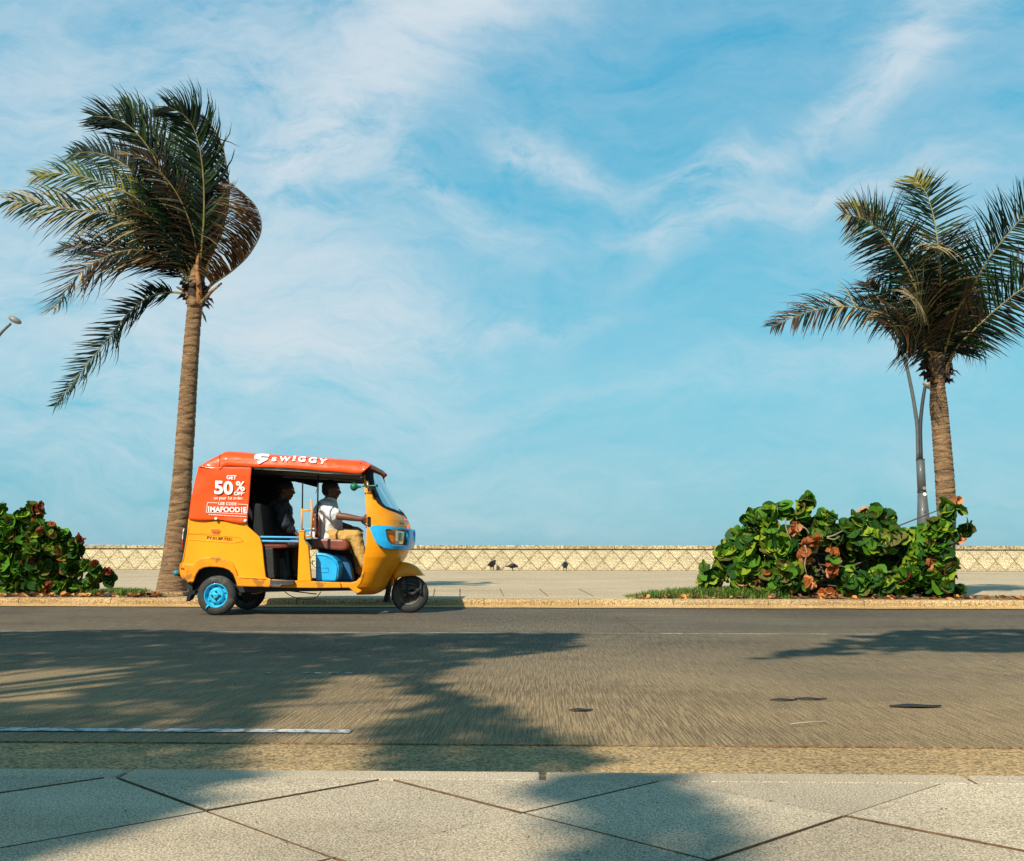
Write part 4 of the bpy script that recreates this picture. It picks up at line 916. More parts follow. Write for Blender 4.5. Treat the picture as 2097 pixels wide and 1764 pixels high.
# ================================================================= PALMS
def leafm(name, col, tr=.22): return mat(name, col, .6, .25, 3, transl=tr, spec=.15)
LG, LD, LY, LT, LB_ = leafm('frond green', (.026, .056, .010)), leafm('frond dark green', (.006, .015, .007)), leafm('frond yellow', (.20, .17, .02)), leafm('frond tan', (.36, .27, .13)), leafm('frond brown', (.085, .038, .015))
M_rach = mat('frond rib', (.24, .18, .05), .6, .3, 6)
M_husk = mat('dry husk', (.035, .022, .014), .9, .4, 20, .5, 60)
M_boot = mat('orange leaf base', (.26, .11, .03), .7, .4, 9)
M_trunk = mat('palm bark', (.27, .16, .078), .95, .5, 3.2, 1.0, 22, stretch=(1.5, 1.5, 8), bdist=.03, spots=(5.5, .60, (.11, .06, .035)))
def frond(pal, pts, Lm, wind, grav, phi, mix, n=64, tipmix=None, start=.14, rr=.017, wd=.036, sides=(1, -1), fwd=.62, kink=.0, seed=0):
    rnd = random.Random(seed); n = int(n * 1.75); wd = wd * .82; C = crv(pts, n + 1); mb = MB()
    mb.tube(C, [rr * (1 - .86 * i / n) for i in range(n + 1)], 5, 5)
    keys, wts = list(mix.keys()), list(mix.values()); tk, tw = (list(tipmix.keys()), list(tipmix.values())) if tipmix else (keys, wts)
    Wv = Vector(wind); Gv = Vector((0, 0, -1)) * grav
    for i in range(int(n * start), n + 1):
        u = i / n; T = (C[min(i + 1, n)] - C[max(i - 1, 0)]).normalized(); Np = T.cross(Vector((0, 1, 0)))
        if Np.length < .05: Np = Vector((0, 0, 1))
        Np.normalize(); Q_ = T.cross(Np).normalized()
        Nv = (Np * math.cos(phi) + Q_ * math.sin(phi)).normalized(); up_ = T.cross(Nv).normalized()
        Lk = Lm * (max(.02, math.sin(math.pi * min(1, (u - start) / (1 - start) * .80 + .14))) ** .7)
        for s in sides:
            if rnd.random() < .05 or noise.noise(Vector((i * .13, s * 3, seed))) < -.42: continue
            Ln = Lk * rnd.uniform(.66, 1.14)
            ff = fwd + .35 * u ** 3
            d = (T * ff + Nv * s * .85 + up_ * rnd.uniform(-.22, .30) + Vector((rnd.uniform(-.15, .15), rnd.uniform(-.15, .15), rnd.uniform(-.15, .15)))).normalized()
            p = C[i].copy(); m_ = rnd.choices(tk, tw)[0] if rnd.random() < max(0, (u - .72) * 3.2) else rnd.choices(keys, wts)[0]
            wz = wd * rnd.uniform(.75, 1.15) * (1 - .35 * u); b = len(mb.v); tw_ = rnd.uniform(-.5, .5)
            segs = (.22, .28, .28, .22); ws = (.55, 1.0, .85, .5, .05)
            kk = rnd.random() < kink; kn = rnd.choice((1, 2, 2))
            for q in range(5):
                side = d.cross(up_ * math.cos(tw_) + Nv * math.sin(tw_)).normalized() * wz * ws[q] * .5
                mb.v += [p + side, p - side]
                if q < 4:
                    p = p + d * Ln * segs[q]
                    d = (d + Wv * (.30 + .3 * q) * rnd.uniform(.8, 1.2) * .5 + Gv * (.28 + .32 * q) * rnd.uniform(.7, 1.3) * .5).normalized()
                    if kk and q == kn: d = (d + Vector((rnd.uniform(-.5, .9), rnd.uniform(-.4, .4), -1.1))).normalized()
            for q in range(4): mb.f.append([b + 2 * q, b + 2 * q + 1, b + 2 * q + 3, b + 2 * q + 2]); mb.m.append(m_)
    return mb.build('frond', [LG, LD, LY, LT, LB_, M_rach], pal)
def palm_trunk(pal, line, rings=46, seed=0, flare=None):
    """line: (X, Y, width px) rows from the ground up at the palm's distance"""
    y = OFF[pal].y; pts = [P(a, b, y) for a, b, c in line]; rad = [c / 2 / F * y for a, b, c in line]
    C = crv(pts, 420); Rr = crv([Vector((r, 0, 0)) for r in rad], 420); n = 26; mb = MB(); v = []; rnd = random.Random(seed); s = 0; ring = [0]
    while ring[-1] < 1: ring.append(ring[-1] + rnd.uniform(.6, 1.4) / rings)
    for i, c in enumerate(C):
        u = i / 419
        for k in range(n):
            t = 2 * math.pi * k / n
            uu = u + .006 * math.sin(t + ring_tilt(u, seed)) + .004 * noise.noise(Vector((math.cos(t) * 2, math.sin(t) * 2, u * 40 + seed)))
            j = 0
            for q in range(len(ring)):
                if ring[q] > uu: break
                j = q
            fr = (uu - ring[j]) / max(1e-4, ring[min(j + 1, len(ring) - 1)] - ring[j] if j + 1 < len(ring) else .02)
            fr = max(0, min(1, fr)); amp = .009 if u > .22 else .004
            r = Rr[i].x * (1 + .05 * noise.noise(Vector((math.cos(t) * 1.5, math.sin(t) * 1.5, u * 9 + seed)))) + amp * (1 - fr) ** .5 - amp * 1.2 * (fr > .90)
            v.append(c + Vector((math.cos(t) * r, math.sin(t) * r, 0)))
    return mk('trunk', v, [(i * n + k, i * n + (k + 1) % n, (i + 1) * n + (k + 1) % n, (i + 1) * n + k) for i in range(419) for k in range(n)], M_trunk, pal, smooth=True)
def ring_tilt(u, seed): return math.sin(u * 31 + seed) * 2
PL, PR = 14.0, 14.0
palm_l = thing('palm_tree', (P(352, 1217, PL).x, PL, PZ), 'tall windswept coconut palm behind the rickshaw, its fronds blown to one side', 'palm tree')
palm_trunk(palm_l, [(351, 1224, 66), (352, 1200, 60), (356, 1160, 50), (362, 1100, 45), (369, 1030, 41), (375, 950, 37), (381, 870, 36), (386, 790, 34), (391, 720, 31), (397, 650, 30), (401, 610, 31), (403, 575, 30), (404, 545, 20)], 50, 1)
mk_b = MB(); a = P(350, 1222, PL); mk_b.box((a.x - .26, PL - .28, PZ - .02), (a.x + .26, PL + .28, PZ + .06)); bev(mk_b.build('root_collar', M_soil, palm_l), .03, 2)
def fr3(pts, yt, *a, **k):
    m = len(pts) - 1; return frond(palm_l, [c3(x, y, PL + (yt) * (i / m) ** 1.3) for i, (x, y) in enumerate(pts)], *a, **k)
WL = (-1.0, 0, -.05)
gm = {0: 3, 1: 5}; dm = {1: 6, 0: 1}; bm_ = {4: 3, 1: 3, 3: 1}; tm_ = {3: 5, 0: 2, 4: 2}
fr3([(1045, 1090), (1060, 900), (1075, 700), (1070, 480), (1040, 300), (985, 190), (890, 130)], -.5, 0.73, (-.75, 0, -.05), .12, .25, {1: 6, 0: 2}, 84, {1: 1}, fwd=.85, wd=.038, seed=1, kink=.03)
fr3([(1060, 1080), (1120, 900), (1185, 700), (1205, 520), (1170, 330), (1110, 220), (1085, 190)], .5, 0.48, (-.9, 0, 0), .15, .9, {1: 5, 4: 2}, 84, fwd=.5, seed=2, sides=(1, 1), kink=.28, wd=.034)
fr3([(1040, 1080), (1000, 820), (940, 600), (880, 430), (820, 300), (725, 180), (640, 120)], .6, 0.67, (-.7, 0, -.1), .10, .2, gm, 76, fwd=.9, seed=3, wd=.040)
fr3([(1030, 1080), (960, 760), (880, 540), (790, 360), (690, 240), (590, 190), (495, 180)], -.4, 0.62, (-.8, 0, 0), .06, .35, dm, 70, fwd=.9, seed=4, wd=.042)
fr3([(1040, 1060), (1030, 860), (985, 700), (920, 570), (830, 460), (740, 400), (660, 380)], -.9, 0.50, (-.5, -.1, 0), .30, 1.0, {4: 4, 1: 3, 3: 1}, 66, {4: 3, 3: 1}, fwd=.45, seed=5)
fr3([(1020, 1060), (900, 780), (790, 610), (690, 470), (590, 400), (480, 370), (370, 380)], .7, 0.60, (-.6, 0, 0), .22, .3, dm, 70, fwd=.8, seed=6, wd=.042)
fr3([(1015, 1060), (920, 820), (800, 680), (660, 580), (480, 510), (330, 480), (190, 495)], -.3, 0.58, (-.55, 0, 0), .55, .5, {0: 4, 2: 2, 1: 1}, 74, {2: 3, 0: 2, 3: 1}, fwd=.6, seed=7)
fr3([(1005, 1070), (900, 860), (750, 760), (560, 690), (380, 670), (210, 640), (40, 625)], -.7, 0.72, (-.40, 0, 0), .75, .6, {1: 4, 0: 3, 3: 3}, 84, {3: 4, 0: 2, 1: 1}, fwd=.5, seed=8, wd=.04)
fr3([(1010, 1080), (930, 960), (820, 900), (690, 885), (540, 930), (400, 1030), (290, 1190)], -.8, 0.76, (-.7, 0, 0), .35, .5, {4: 4, 1: 5, 3: 1}, 76, {1: 4, 3: 1}, fwd=.55, seed=9, wd=.038)
fr3([(1010, 1110), (930, 1000), (800, 950), (680, 880), (560, 850), (440, 860), (330, 870)], .3, 0.73, (-.75, 0, -.05), .45, .8, {1: 5, 4: 3}, 70, fwd=.5, seed=19)
fr3([(1015, 1120), (880, 1110), (760, 1150), (650, 1250), (540, 1390), (410, 1550), (290, 1705)], .2, 0.52, (-.75, 0, -.05), .10, .5, dm, 76, fwd=.5, seed=10, wd=.036)
fr3([(1060, 1120), (1130, 1060), (1230, 990), (1320, 900), (1378, 775), (1345, 650), (1230, 540)], -.2, 0.73, (-1.7, 0, .05), .02, .9, {4: 6, 3: 1, 1: 1}, 70, fwd=.35, seed=11, sides=(1, 1), wd=.030)
fr3([(1050, 1110), (1100, 950), (1160, 820), (1200, 680), (1215, 560)], .4, 0.73, (-1.2, 0, 0), .2, .6, {1: 4, 4: 2, 3: 1}, 54, fwd=.5, seed=12, sides=(1, 1))
fr3([(1035, 1090), (1010, 900), (960, 760), (890, 650), (800, 560), (690, 500)], .9, 0.73, (-.75, 0, -.05), .35, .5, dm, 62, fwd=.7, seed=13)
fr3([(1030, 1100), (960, 1000), (860, 850), (760, 760), (640, 720), (520, 730)], .8, 0.73, (-.75, 0, -.05), .5, .7, {1: 5, 0: 2}, 60, fwd=.6, seed=14)
fr3([(1040, 1060), (1040, 800), (1020, 600), (980, 420), (920, 300)], 1.0, 0.58, (-.8, 0, 0), .1, .4, dm, 60, fwd=.9, seed=15)
def heart(pal, cr, y, pts_list, seed):
    rnd = random.Random(seed)
    for pts, r in pts_list:
        o = MB().tube(crv([cr(px, py, y + rnd.uniform(-.12, .0)) for px, py in pts], 10), [r * (1 - .07 * k) for k in range(10)], 7).build('leaf_base', M_boot if rnd.random() < .5 else M_trunk, pal, True)
def husk(pal, cr, y, c, n, spread, seed):
    rnd = random.Random(seed); mb = MB()
    for k in range(n):
        a = rnd.uniform(0, 2 * math.pi); q = Vector(cr(c[0] + rnd.uniform(-1, 1) * spread * .35, c[1] + rnd.uniform(-1, 1) * spread * .45, y)); dd = Vector((math.cos(a), math.sin(a) * .8, rnd.uniform(-.5, .7))).normalized()
        l = rnd.uniform(.06, .2); s = dd.cross(Vector((0, 0, 1))).normalized() * rnd.uniform(.025, .06); b = len(mb.v)
        mb.v += [q - s, q + s, q + s * .9 + dd * l * .6 + Vector((0, 0, -.02)), q - s * 1.1 + dd * l * .7 + Vector((0, 0, .02)), q + dd * l + Vector((0, 0, -.05))]
        mb.f += [[b, b + 1, b + 2, b + 3], [b + 3, b + 2, b + 4]]; mb.m += [0, 0]
    mb.ell(cr(c[0], c[1], y), (.12, .12, .2), 12, 8); return mb.build('husk', M_husk, pal)
fr3([(1040, 1080), (1000, 900), (930, 740), (840, 620), (740, 540)], -.3, 0.58, (-.8, 0, -.1), .4, 1.1, dm, 60, fwd=.5, seed=16)
fr3([(1035, 1090), (970, 930), (880, 800), (780, 700), (660, 640)], -.5, 0.56, (-.8, 0, -.1), .5, .9, {1: 5, 4: 2, 0: 1}, 60, fwd=.5, seed=17)
fr3([(1045, 1080), (1080, 880), (1110, 700), (1130, 520), (1120, 400)], .2, 0.51, (-.9, 0, 0), .2, .9, {1: 6, 4: 1}, 60, fwd=.5, seed=18, sides=(1, 1), kink=.15)
heart(palm_l, c3, PL, [(((1020, 1180), (1010, 1100), (1015, 1000)), .05), (((1050, 1180), (1050, 1080), (1040, 980), (1050, 880)), .05), (((1060, 1170), (1090, 1100), (1130, 1040)), .035), (((1000, 1170), (980, 1110), (930, 1080)), .035), (((1080, 1150), (1110, 1110), (1170, 1060)), .035)], 3)
husk(palm_l, c3, PL, (1035, 1110), 110, 110, 4)
MB().tube([c3(1060, 1200, PL - .1), c3(1078, 1240, PL - .12), c3(1088, 1268, PL - .12)], [.012, .018, .004], 6).build('dry_stub', M_husk, palm_l)

palm_r = thing('palm_tree', (P(1935, 1220, PR).x, PR, PZ), 'coconut palm with drooping tan fronds growing out of the bush beside a lamp post', 'palm tree')
palm_trunk(palm_r, [(1936, 1226, 36), (1937, 1150, 35), (1938, 1060, 35), (1935, 990, 36), (1931, 930, 35), (1926, 870, 33), (1922, 830, 33), (1920, 790, 27), (1919, 765, 30), (1917, 730, 34), (1914, 700, 24)], 50, 2)
def fr4(pts, yt, *a, **k):
    m = len(pts) - 1; return frond(palm_r, [c4(x, y, PR + (yt) * (i / m) ** 1.3) for i, (x, y) in enumerate(pts)], *a, **k)
fr4([(1170, 1440), (1190, 1150), (1190, 850), (1165, 600), (1130, 400), (1080, 260), (1005, 165)], .5, 0.67, (0, 0, 0), .16, .15, {0: 2, 1: 6}, 84, {0: 2, 2: 4, 3: 1}, fwd=.42, seed=21, wd=.037, kink=.06)
fr4([(1175, 1440), (1180, 1250), (1183, 1050), (1180, 860), (1175, 700), (1168, 600), (1165, 640)], -1.2, 0.67, (0, 0, 0), .55, .1, {1: 4, 0: 3, 3: 3}, 70, {3: 4, 2: 2}, fwd=.25, seed=22, wd=.035)
fr4([(1150, 1420), (1080, 1100), (1000, 860), (900, 680), (790, 540), (680, 450), (540, 410)], -.4, 0.67, (-.1, 0, 0), .38, .2, {1: 6, 0: 2, 4: 1}, 84, {3: 3, 4: 2, 2: 1}, fwd=.30, seed=23, wd=.036)
fr4([(1155, 1420), (1060, 950), (960, 680), (860, 520), (760, 420), (660, 365), (570, 335)], .7, 0.55, (-.1, 0, 0), .5, .7, {1: 3, 0: 3, 2: 2}, 72, {2: 5, 3: 1}, fwd=.45, seed=24)
fr4([(1200, 1440), (1290, 1180), (1380, 950), (1490, 730), (1620, 560), (1760, 400), (1900, 290)], -.2, 0.67, (.0, 0, 0), .34, .2, {1: 6, 0: 2}, 86, {1: 2, 2: 1, 4: 1}, fwd=.35, seed=25, wd=.036)
fr4([(1210, 1440), (1280, 1310), (1400, 1190), (1540, 1060), (1700, 930), (1860, 830), (2000, 760)], -.4, 0.67, (.1, 0, 0), .40, .2, {1: 6, 0: 1, 4: 1}, 84, {4: 2, 1: 2}, fwd=.38, seed=26, wd=.035)
fr4([(1140, 1400), (1030, 1210), (880, 1110), (700, 1050), (500, 1030), (290, 1070), (60, 1158)], -.3, 0.55, (-.15, 0, 0), .75, .55, {1: 6, 4: 2, 3: 1}, 84, {4: 2, 1: 1}, fwd=.55, seed=27, wd=.033, kink=.08)
fr4([(1160, 1450), (1135, 1300), (1110, 1180), (1085, 1080), (1060, 1010), (1020, 975), (985, 985)], -1.4, 0.55, (-.15, 0, 0), .85, .1, {3: 3, 4: 2, 1: 5}, 66, {3: 3}, fwd=.20, seed=28, wd=.034)
fr4([(1150, 1420), (1050, 1220), (950, 1100), (860, 1010), (760, 930), (690, 870)], .6, 0.55, (0, 0, 0), .3, .3, {1: 6, 4: 1}, 66, {4: 3}, fwd=.5, seed=29)
fr4([(1180, 1440), (1230, 1260), (1270, 1130), (1300, 1040), (1350, 980)], -1.0, 0.76, (-.7, 0, -.1), .6, .5, {4: 2, 1: 5}, 56, {4: 1}, fwd=.3, seed=30)
fr4([(1160, 1440), (1100, 1200), (1080, 1000), (1060, 830), (1030, 700)], .3, 0.93, (-.7, 0, -.1), .5, .4, {1: 6, 0: 1}, 60, fwd=.3, seed=31)
fr4([(1190, 1440), (1250, 1150), (1310, 950), (1380, 800)], .9, 0.93, (-.7, 0, -.1), .35, .3, {1: 6, 4: 1}, 56, fwd=.4, seed=32)
fr4([(1180, 1440), (1200, 1280), (1260, 1180), (1330, 1130), (1420, 1100)], .3, 0.76, (-.7, 0, -.1), .7, .4, {1: 5, 4: 3}, 50, fwd=.4, seed=33)
fr4([(1150, 1440), (1090, 1300), (1010, 1200), (930, 1160), (850, 1160)], -.8, 0.76, (-.7, 0, -.1), .8, .5, {4: 2, 1: 6}, 54, fwd=.4, seed=34)
fr4([(1170, 1440), (1170, 1200), (1160, 1000), (1140, 850), (1120, 760)], -.6, 0.58, (0, 0, 0), .6, .6, {1: 6, 4: 2}, 56, fwd=.3, seed=35)
fr4([(1190, 1440), (1230, 1200), (1260, 1000), (1290, 850)], -.4, 0.58, (0, 0, 0), .6, .5, {1: 6, 4: 2}, 56, fwd=.3, seed=36)
fr4([(1150, 1430), (1040, 1250), (950, 1190), (870, 1190)], -.2, 0.48, (0, 0, 0), .9, .5, {1: 5, 4: 3}, 50, fwd=.3, seed=37)
heart(palm_r, c4, PR, [(((1160, 1560), (1150, 1440), (1130, 1300), (1120, 1200)), .055), (((1180, 1540), (1180, 1400), (1185, 1280)), .05), (((1215, 1500), (1240, 1400), (1300, 1290)), .045), (((1150, 1540), (1120, 1420), (1100, 1320)), .04)], 6)
husk(palm_r, c4, PR, (1165, 1440), 190, 190, 7)

# ================================================================= SEA GRAPE BUSHES
LM = [leafm('leaf green', (.065, .165, .010), .14), leafm('leaf deep green', (.018, .060, .009), .08), leafm('leaf yellow green', (.20, .27, .016), .2), leafm('leaf olive', (.11, .10, .02), .15), leafm('leaf rust', (.30, .085, .022), .2), leafm('leaf dry peach', (.52, .23, .10), .2), leafm('leaf dark red', (.17, .035, .02), .15)]
M_stem = mat('woody stem', (.08, .055, .035), .8, .3, 8)
def leafmesh(nm, m, seed, curl):
    rnd = random.Random(seed); n = 14; v = [(0, 0, 0)]; mid = []
    for k in range(n):
        t = 2 * math.pi * k / n; r = 1 + rnd.uniform(-.06, .06); notch = 1 - .35 * max(0, math.cos(t)) ** 8
        x, y = math.cos(t) * r * notch, math.sin(t) * r * 1.06
        v.append((x * .55, y * .55, .10 * curl * abs(y * .55) + rnd.uniform(-.02, .02) - .03 * (k % 2)))
    for k in range(n):
        t = 2 * math.pi * k / n; r = 1 + rnd.uniform(-.07, .07); notch = 1 - .35 * max(0, math.cos(t)) ** 8
        x, y = math.cos(t) * r * notch, math.sin(t) * r * 1.06
        v.append((x, y, curl * (.30 * abs(y) + .22 * x * x) + rnd.uniform(-.08, .08)))
    f = [(0, 1 + k, 1 + (k + 1) % n) for k in range(n)] + [(1 + k, 1 + n + k, 1 + n + (k + 1) % n, 1 + (k + 1) % n) for k in range(n)]
    me = bpy.data.meshes.new(nm); me.from_pydata(v, [], f); me.materials.append(m); me.polygons.foreach_set('use_smooth', [True] * len(me.polygons)); me.update(); return me
LEAF = {i: [leafmesh('leaf', m, i * 10 + q, c) for q, c in enumerate((.25, -.35, .5, .9) if i < 4 else (1.0, -.9, 1.5, .7))] for i, m in enumerate(LM)}
def bush(root, cr, dep, ups, blobs, base, npart, nstuff, seed, size=.1, mixf=None, rmix=(4, 4, 1, 0)):
    rnd = random.Random(seed); px = ups; specs = []
    tot = sum(b[2] * b[3] for b in blobs); n = npart + nstuff
    for bl in blobs:
        x, y, rx, ry = bl[:4]; dz = bl[4] if len(bl) > 4 else 0; rusty = bl[5] if len(bl) > 5 else 0
        k = max(4, int(round(n * (rx * ry) / tot)))
        for _ in range(k):
            # on the blob's shell, mostly its sunny and outer side
            while True:
                d = Vector((rnd.gauss(0, 1), rnd.gauss(0, 1), rnd.gauss(0, 1))).normalized()
                if d.y < .35: break
            r = rnd.uniform(.45, 1.0) ** .7; sx_, sz_ = max(rx * .6, rx - size * px * .4), max(ry * .6, ry - size * px * .4)
            c = cr(x + d.x * sx_ * r, y - d.z * sz_ * r, dep + dz); c.y += d.y * (rx + ry) / 2 / px * .8 * r
            c.z = max(c.z, PZ + .03)
            nv = (d * .15 + Vector((rnd.gauss(0, .75), -.45 + rnd.gauss(0, .6), .35 + rnd.gauss(0, .65)))).normalized()
            specs.append((c, nv, size * rnd.choice((.55, .7, .85, .95, 1.05, 1.2)) * (.62 if rusty > .3 else 1), rusty, r))
    specs.sort(key=lambda s: s[0].y - s[2] * 4); 
    stuff = MB(); smi = []
    for i, (c, nv, sz, rusty, r) in enumerate(specs):
        if rnd.random() < rusty: mi = rnd.choices((4, 5, 3, 6), rmix)[0]
        else: mi = rnd.choices(range(7), mixf or (8, 8, 4.5, 2, .25, .06, .1))[0]
        me = rnd.choice(LEAF[mi]); q = nv.to_track_quat('Z', 'Y') @ Matrix.Rotation(rnd.uniform(0, 6.28), 3, 'Z').to_quaternion()
        if i < npart:
            o = bpy.data.objects.new('leaf', me); COL.objects.link(o); o.parent = root; o.location = c - OFF[root]; o.rotation_mode = 'QUATERNION'; o.rotation_quaternion = q; o.scale = (sz, sz * rnd.uniform(.9, 1.1), sz)
        else:
            stuff.add([c + q @ (v_.co * sz) for v_ in me.vertices], [list(p.vertices) for p in me.polygons], mi)
    if stuff.v: stuff.build('leaves', LM, root, True, 'stuff')
    mb = MB()
    for _ in range(22):
        bl = rnd.choice(blobs); b0 = cr(rnd.choice(base), 0, dep); e = cr(bl[0] + rnd.uniform(-.5, .5) * bl[2], bl[1] + rnd.uniform(-.3, .4) * bl[3], dep + rnd.uniform(-.1, .5)); b0.z = PZ; b0.y = dep + rnd.uniform(0, .5)
        m_ = b0.lerp(e, .5) + Vector((rnd.uniform(-.15, .15), rnd.uniform(-.1, .1), rnd.uniform(0, .15))); mb.tube(crv([b0, m_, e], 8), [.018 - .0015 * k for k in range(8)], 6)
    mb.build('stems', M_stem, root, True)
B5 = [(300, 500, 140, 170, .35), (480, 460, 190, 230, .45), (720, 470, 130, 200, .6), (900, 500, 200, 200, .65), (1130, 470, 230, 240, .55), (1360, 520, 200, 190, .45), (1500, 560, 130, 160, .3), (700, 620, 160, 90, .5), (900, 640, 200, 80, .5), (230, 490, 85, 110), (330, 400, 100, 130), (330, 560, 120, 110, -.1), (400, 260, 65, 75), (470, 230, 70, 80), (470, 340, 110, 110), (560, 420, 120, 130, -.15), (590, 180, 45, 60), (560, 590, 140, 120, -.2), (700, 190, 50, 70), (735, 120, 48, 48), (700, 290, 80, 70, .2), (830, 250, 70, 60), (880, 230, 45, 50), (820, 330, 90, 80),
      (655, 300, 50, 50, -.3, .9), (740, 440, 60, 110, -.3, .6), (800, 370, 40, 50, -.35, .95), (890, 500, 55, 110, -.35, .75), (740, 640, 50, 60, -.45, .95), (870, 700, 90, 22, -.45, .95),
      (900, 350, 70, 60), (1010, 290, 80, 70), (1060, 250, 70, 70), (1140, 210, 75, 60), (1220, 250, 65, 70), (1120, 350, 130, 110), (1250, 370, 100, 90, -.1), (1180, 500, 160, 120, .4), (1020, 470, 120, 110, .35), (1330, 350, 80, 60), (1390, 430, 100, 90), (1450, 330, 80, 50), (1000, 620, 90, 80, -.25), (1070, 650, 70, 70, -.3), (1190, 630, 100, 85, -.3), (1340, 610, 100, 90, -.3), (1400, 560, 80, 90, -.2), (1300, 680, 120, 50, .1), (1100, 700, 200, 40, .2), (1480, 480, 90, 110, -.15), (1530, 600, 100, 110, -.2), (1540, 320, 75, 60, -.3), (1620, 330, 40, 60, -.35), (1590, 450, 65, 90, -.35), (1620, 540, 45, 80, -.35), (1590, 650, 60, 60, -.35), (1560, 270, 60, 40, -.3), (1510, 400, 70, 70, -.3), (1530, 420, 30, 30, -.3, .9), (1510, 510, 40, 60, -.3, .7),
      (1600, 160, 28, 45, -.35), (1630, 200, 28, 40, -.35), (1690, 170, 32, 22, -.3), (1680, 120, 30, 16, -.3, .95), (1740, 300, 42, 42), (1700, 330, 40, 40), (1695, 365, 30, 25, -.05, .7), (1680, 690, 40, 40, -.1), (560, 690, 60, 40, -.3)]
br = thing('sea_grape_bush', (c5(900, 720, 13.9).x, 13.9, PZ), 'broad round-leaved green bush with withered orange leaves in its middle, beneath a palm', 'bush')
bush(br, c5, 13.95, 478, B5, (400, 600, 900, 1150, 1400, 1560), 300, 4200, 11, .092)
# a few peeled twigs in front
mb = MB()
for pts in (((720, 400), (735, 450), (720, 520), (735, 590)), ((860, 350), (900, 340), (960, 310)), ((860, 355), (905, 365), (940, 345)), ((1560, 480), (1610, 430), (1650, 405)), ((700, 280), (730, 300), (750, 330)), ((600, 230), (605, 300), (640, 380))):
    mb.tube(crv([c5(x, y, 13.55) for x, y in pts], 8), [.010 - .0007 * k for k in range(8)], 6)
mb.build('twigs', mat('pale twig', (.28, .21, .13), .8, .2, 8), br, True)
bs = thing('sea_grape_bush', (c5(120, 650, 13.9).x, 13.9, PZ), 'tiny round-leaved sprig standing in the grass just left of the big bush', 'bush')
bush(bs, c5, 13.9, 478, [(110, 600, 55, 45), (140, 560, 35, 40), (90, 545, 22, 28), (70, 620, 30, 30), (165, 610, 35, 35)], (110, 140), 30, 0, 12, .085)
B6 = [(120, 700, 260, 330, .4), (420, 760, 240, 280, .4), (640, 880, 180, 190, .35), (60, 440, 90, 90), (0, 275, 55, 42), (20, 385, 50, 40, 0, .4), (150, 420, 110, 90), (250, 370, 95, 85), (340, 280, 60, 60), (400, 250, 38, 30, -.05, .75), (385, 330, 40, 60, 0, .3), (380, 440, 75, 70), (420, 490, 35, 35, -.2, .7), (120, 600, 180, 150), (350, 640, 170, 150), (350, 690, 90, 50, -.3), (510, 500, 50, 70), (530, 440, 32, 30, -.1, .8), (560, 560, 90, 100), (525, 540, 35, 40, -.25, .6), (645, 560, 42, 55), (540, 690, 140, 110), (100, 850, 150, 170), (300, 860, 180, 160), (480, 880, 150, 150), (660, 760, 70, 80), (590, 720, 40, 40, -.3, .6), (760, 640, 60, 60), (812, 590, 38, 35, -.1, .85), (780, 720, 60, 70), (750, 860, 110, 100), (870, 870, 50, 60), (960, 900, 50, 45), (970, 830, 38, 22, -.1, .9), (960, 1010, 70, 60), (1080, 960, 48, 50), (1100, 910, 38, 28, -.1, .7), (1120, 1010, 22, 30), (860, 1070, 110, 60), (350, 1080, 200, 70), (620, 1080, 120, 60), (100, 1070, 120, 80), (480, 1110, 30, 22, -.45, 1), (-120, 560, 160, 220), (-150, 850, 180, 240), (-300, 700, 150, 300), (500, 1050, 40, 25, -.45, 1)]
bl_ = thing('sea_grape_bush', (c6(400, 1150, 13.95).x, 13.95, PZ), 'round-leaved bush with dark red shoot tips, cut off by the left edge of the view', 'bush')
bush(bl_, c6, 13.95, 777, B6, (50, 250, 450, 700, 850), 300, 2800, 13, .084, (8, 9, 2, 2.5, .25, .03, .5), (3, .3, .5, 4))

# ================================================================= GRASS, LITTER
M_gr = leafm('grass green', (.12, .25, .03), .3); M_gr2 = leafm('grass dry', (.30, .22, .07), .3); M_gr3 = leafm('grass dark', (.04, .10, .02), .2)
def grass(name, regions, n, seed, hmax=.12):
    rnd = random.Random(seed); mb = MB()
    for k in range(n):
        x0, x1, y0, y1, hs = rnd.choice(regions); u = rnd.random(); x = lerp(x0, x1, u); y = lerp(y0, y1, rnd.random()); e = min(1, 5 * min(u, 1 - u) + .15)
        if noise.noise(Vector((x * 2.2, y * 4, seed))) < -.32: continue
        hh = hs * rnd.uniform(.4, 1.1) * e; a = rnd.uniform(0, 6.28); l = Vector((math.cos(a), math.sin(a), 0)) * rnd.uniform(.1, .9) * hh; s = Vector((-math.sin(a), math.cos(a), 0)) * .005
        b = len(mb.v); p = Vector((x, y, PZ)); mb.v += [p - s, p + s, p + l * .4 + s * .8 + Vector((0, 0, hh * .65)), p + l * .4 - s * .8 + Vector((0, 0, hh * .65)), p + l * 1.2 + Vector((0, 0, hh * .85))]
        mi = rnd.choices((0, 1, 2), (6, 2.2, 3))[0]; mb.f += [[b, b + 1, b + 2, b + 3], [b + 3, b + 2, b + 4]]; mb.m += [mi, mi]
    return tagp(mb.build(name, [M_gr, M_gr2, M_gr3], None, False, 'stuff'), 'low green and straw grass growing along the kerb beside the bushes', 'grass')
ga, gb = c5(-400, 690, 13.7).x, c5(640, 690, 13.7).x
gl0, gl1 = c6(900, 1100, 13.8).x, c6(1470, 1100, 13.8).x
grass('grass', [(ga, gb, 13.40, 14.3, .12), (ga + .35, gb, 13.45, 14.5, .15), (lerp(ga, gb, .35), gb, 13.5, 14.5, .17), (gl0, gl1, 13.5, 14.3, .12)], 15000, 5)
M_dry = [leafm('dry leaf orange', (.55, .24, .07), .15), leafm('dry leaf brown', (.18, .09, .04), .1), leafm('dry leaf dark', (.035, .028, .022), .05)]
rnd = random.Random(21); mb = MB()
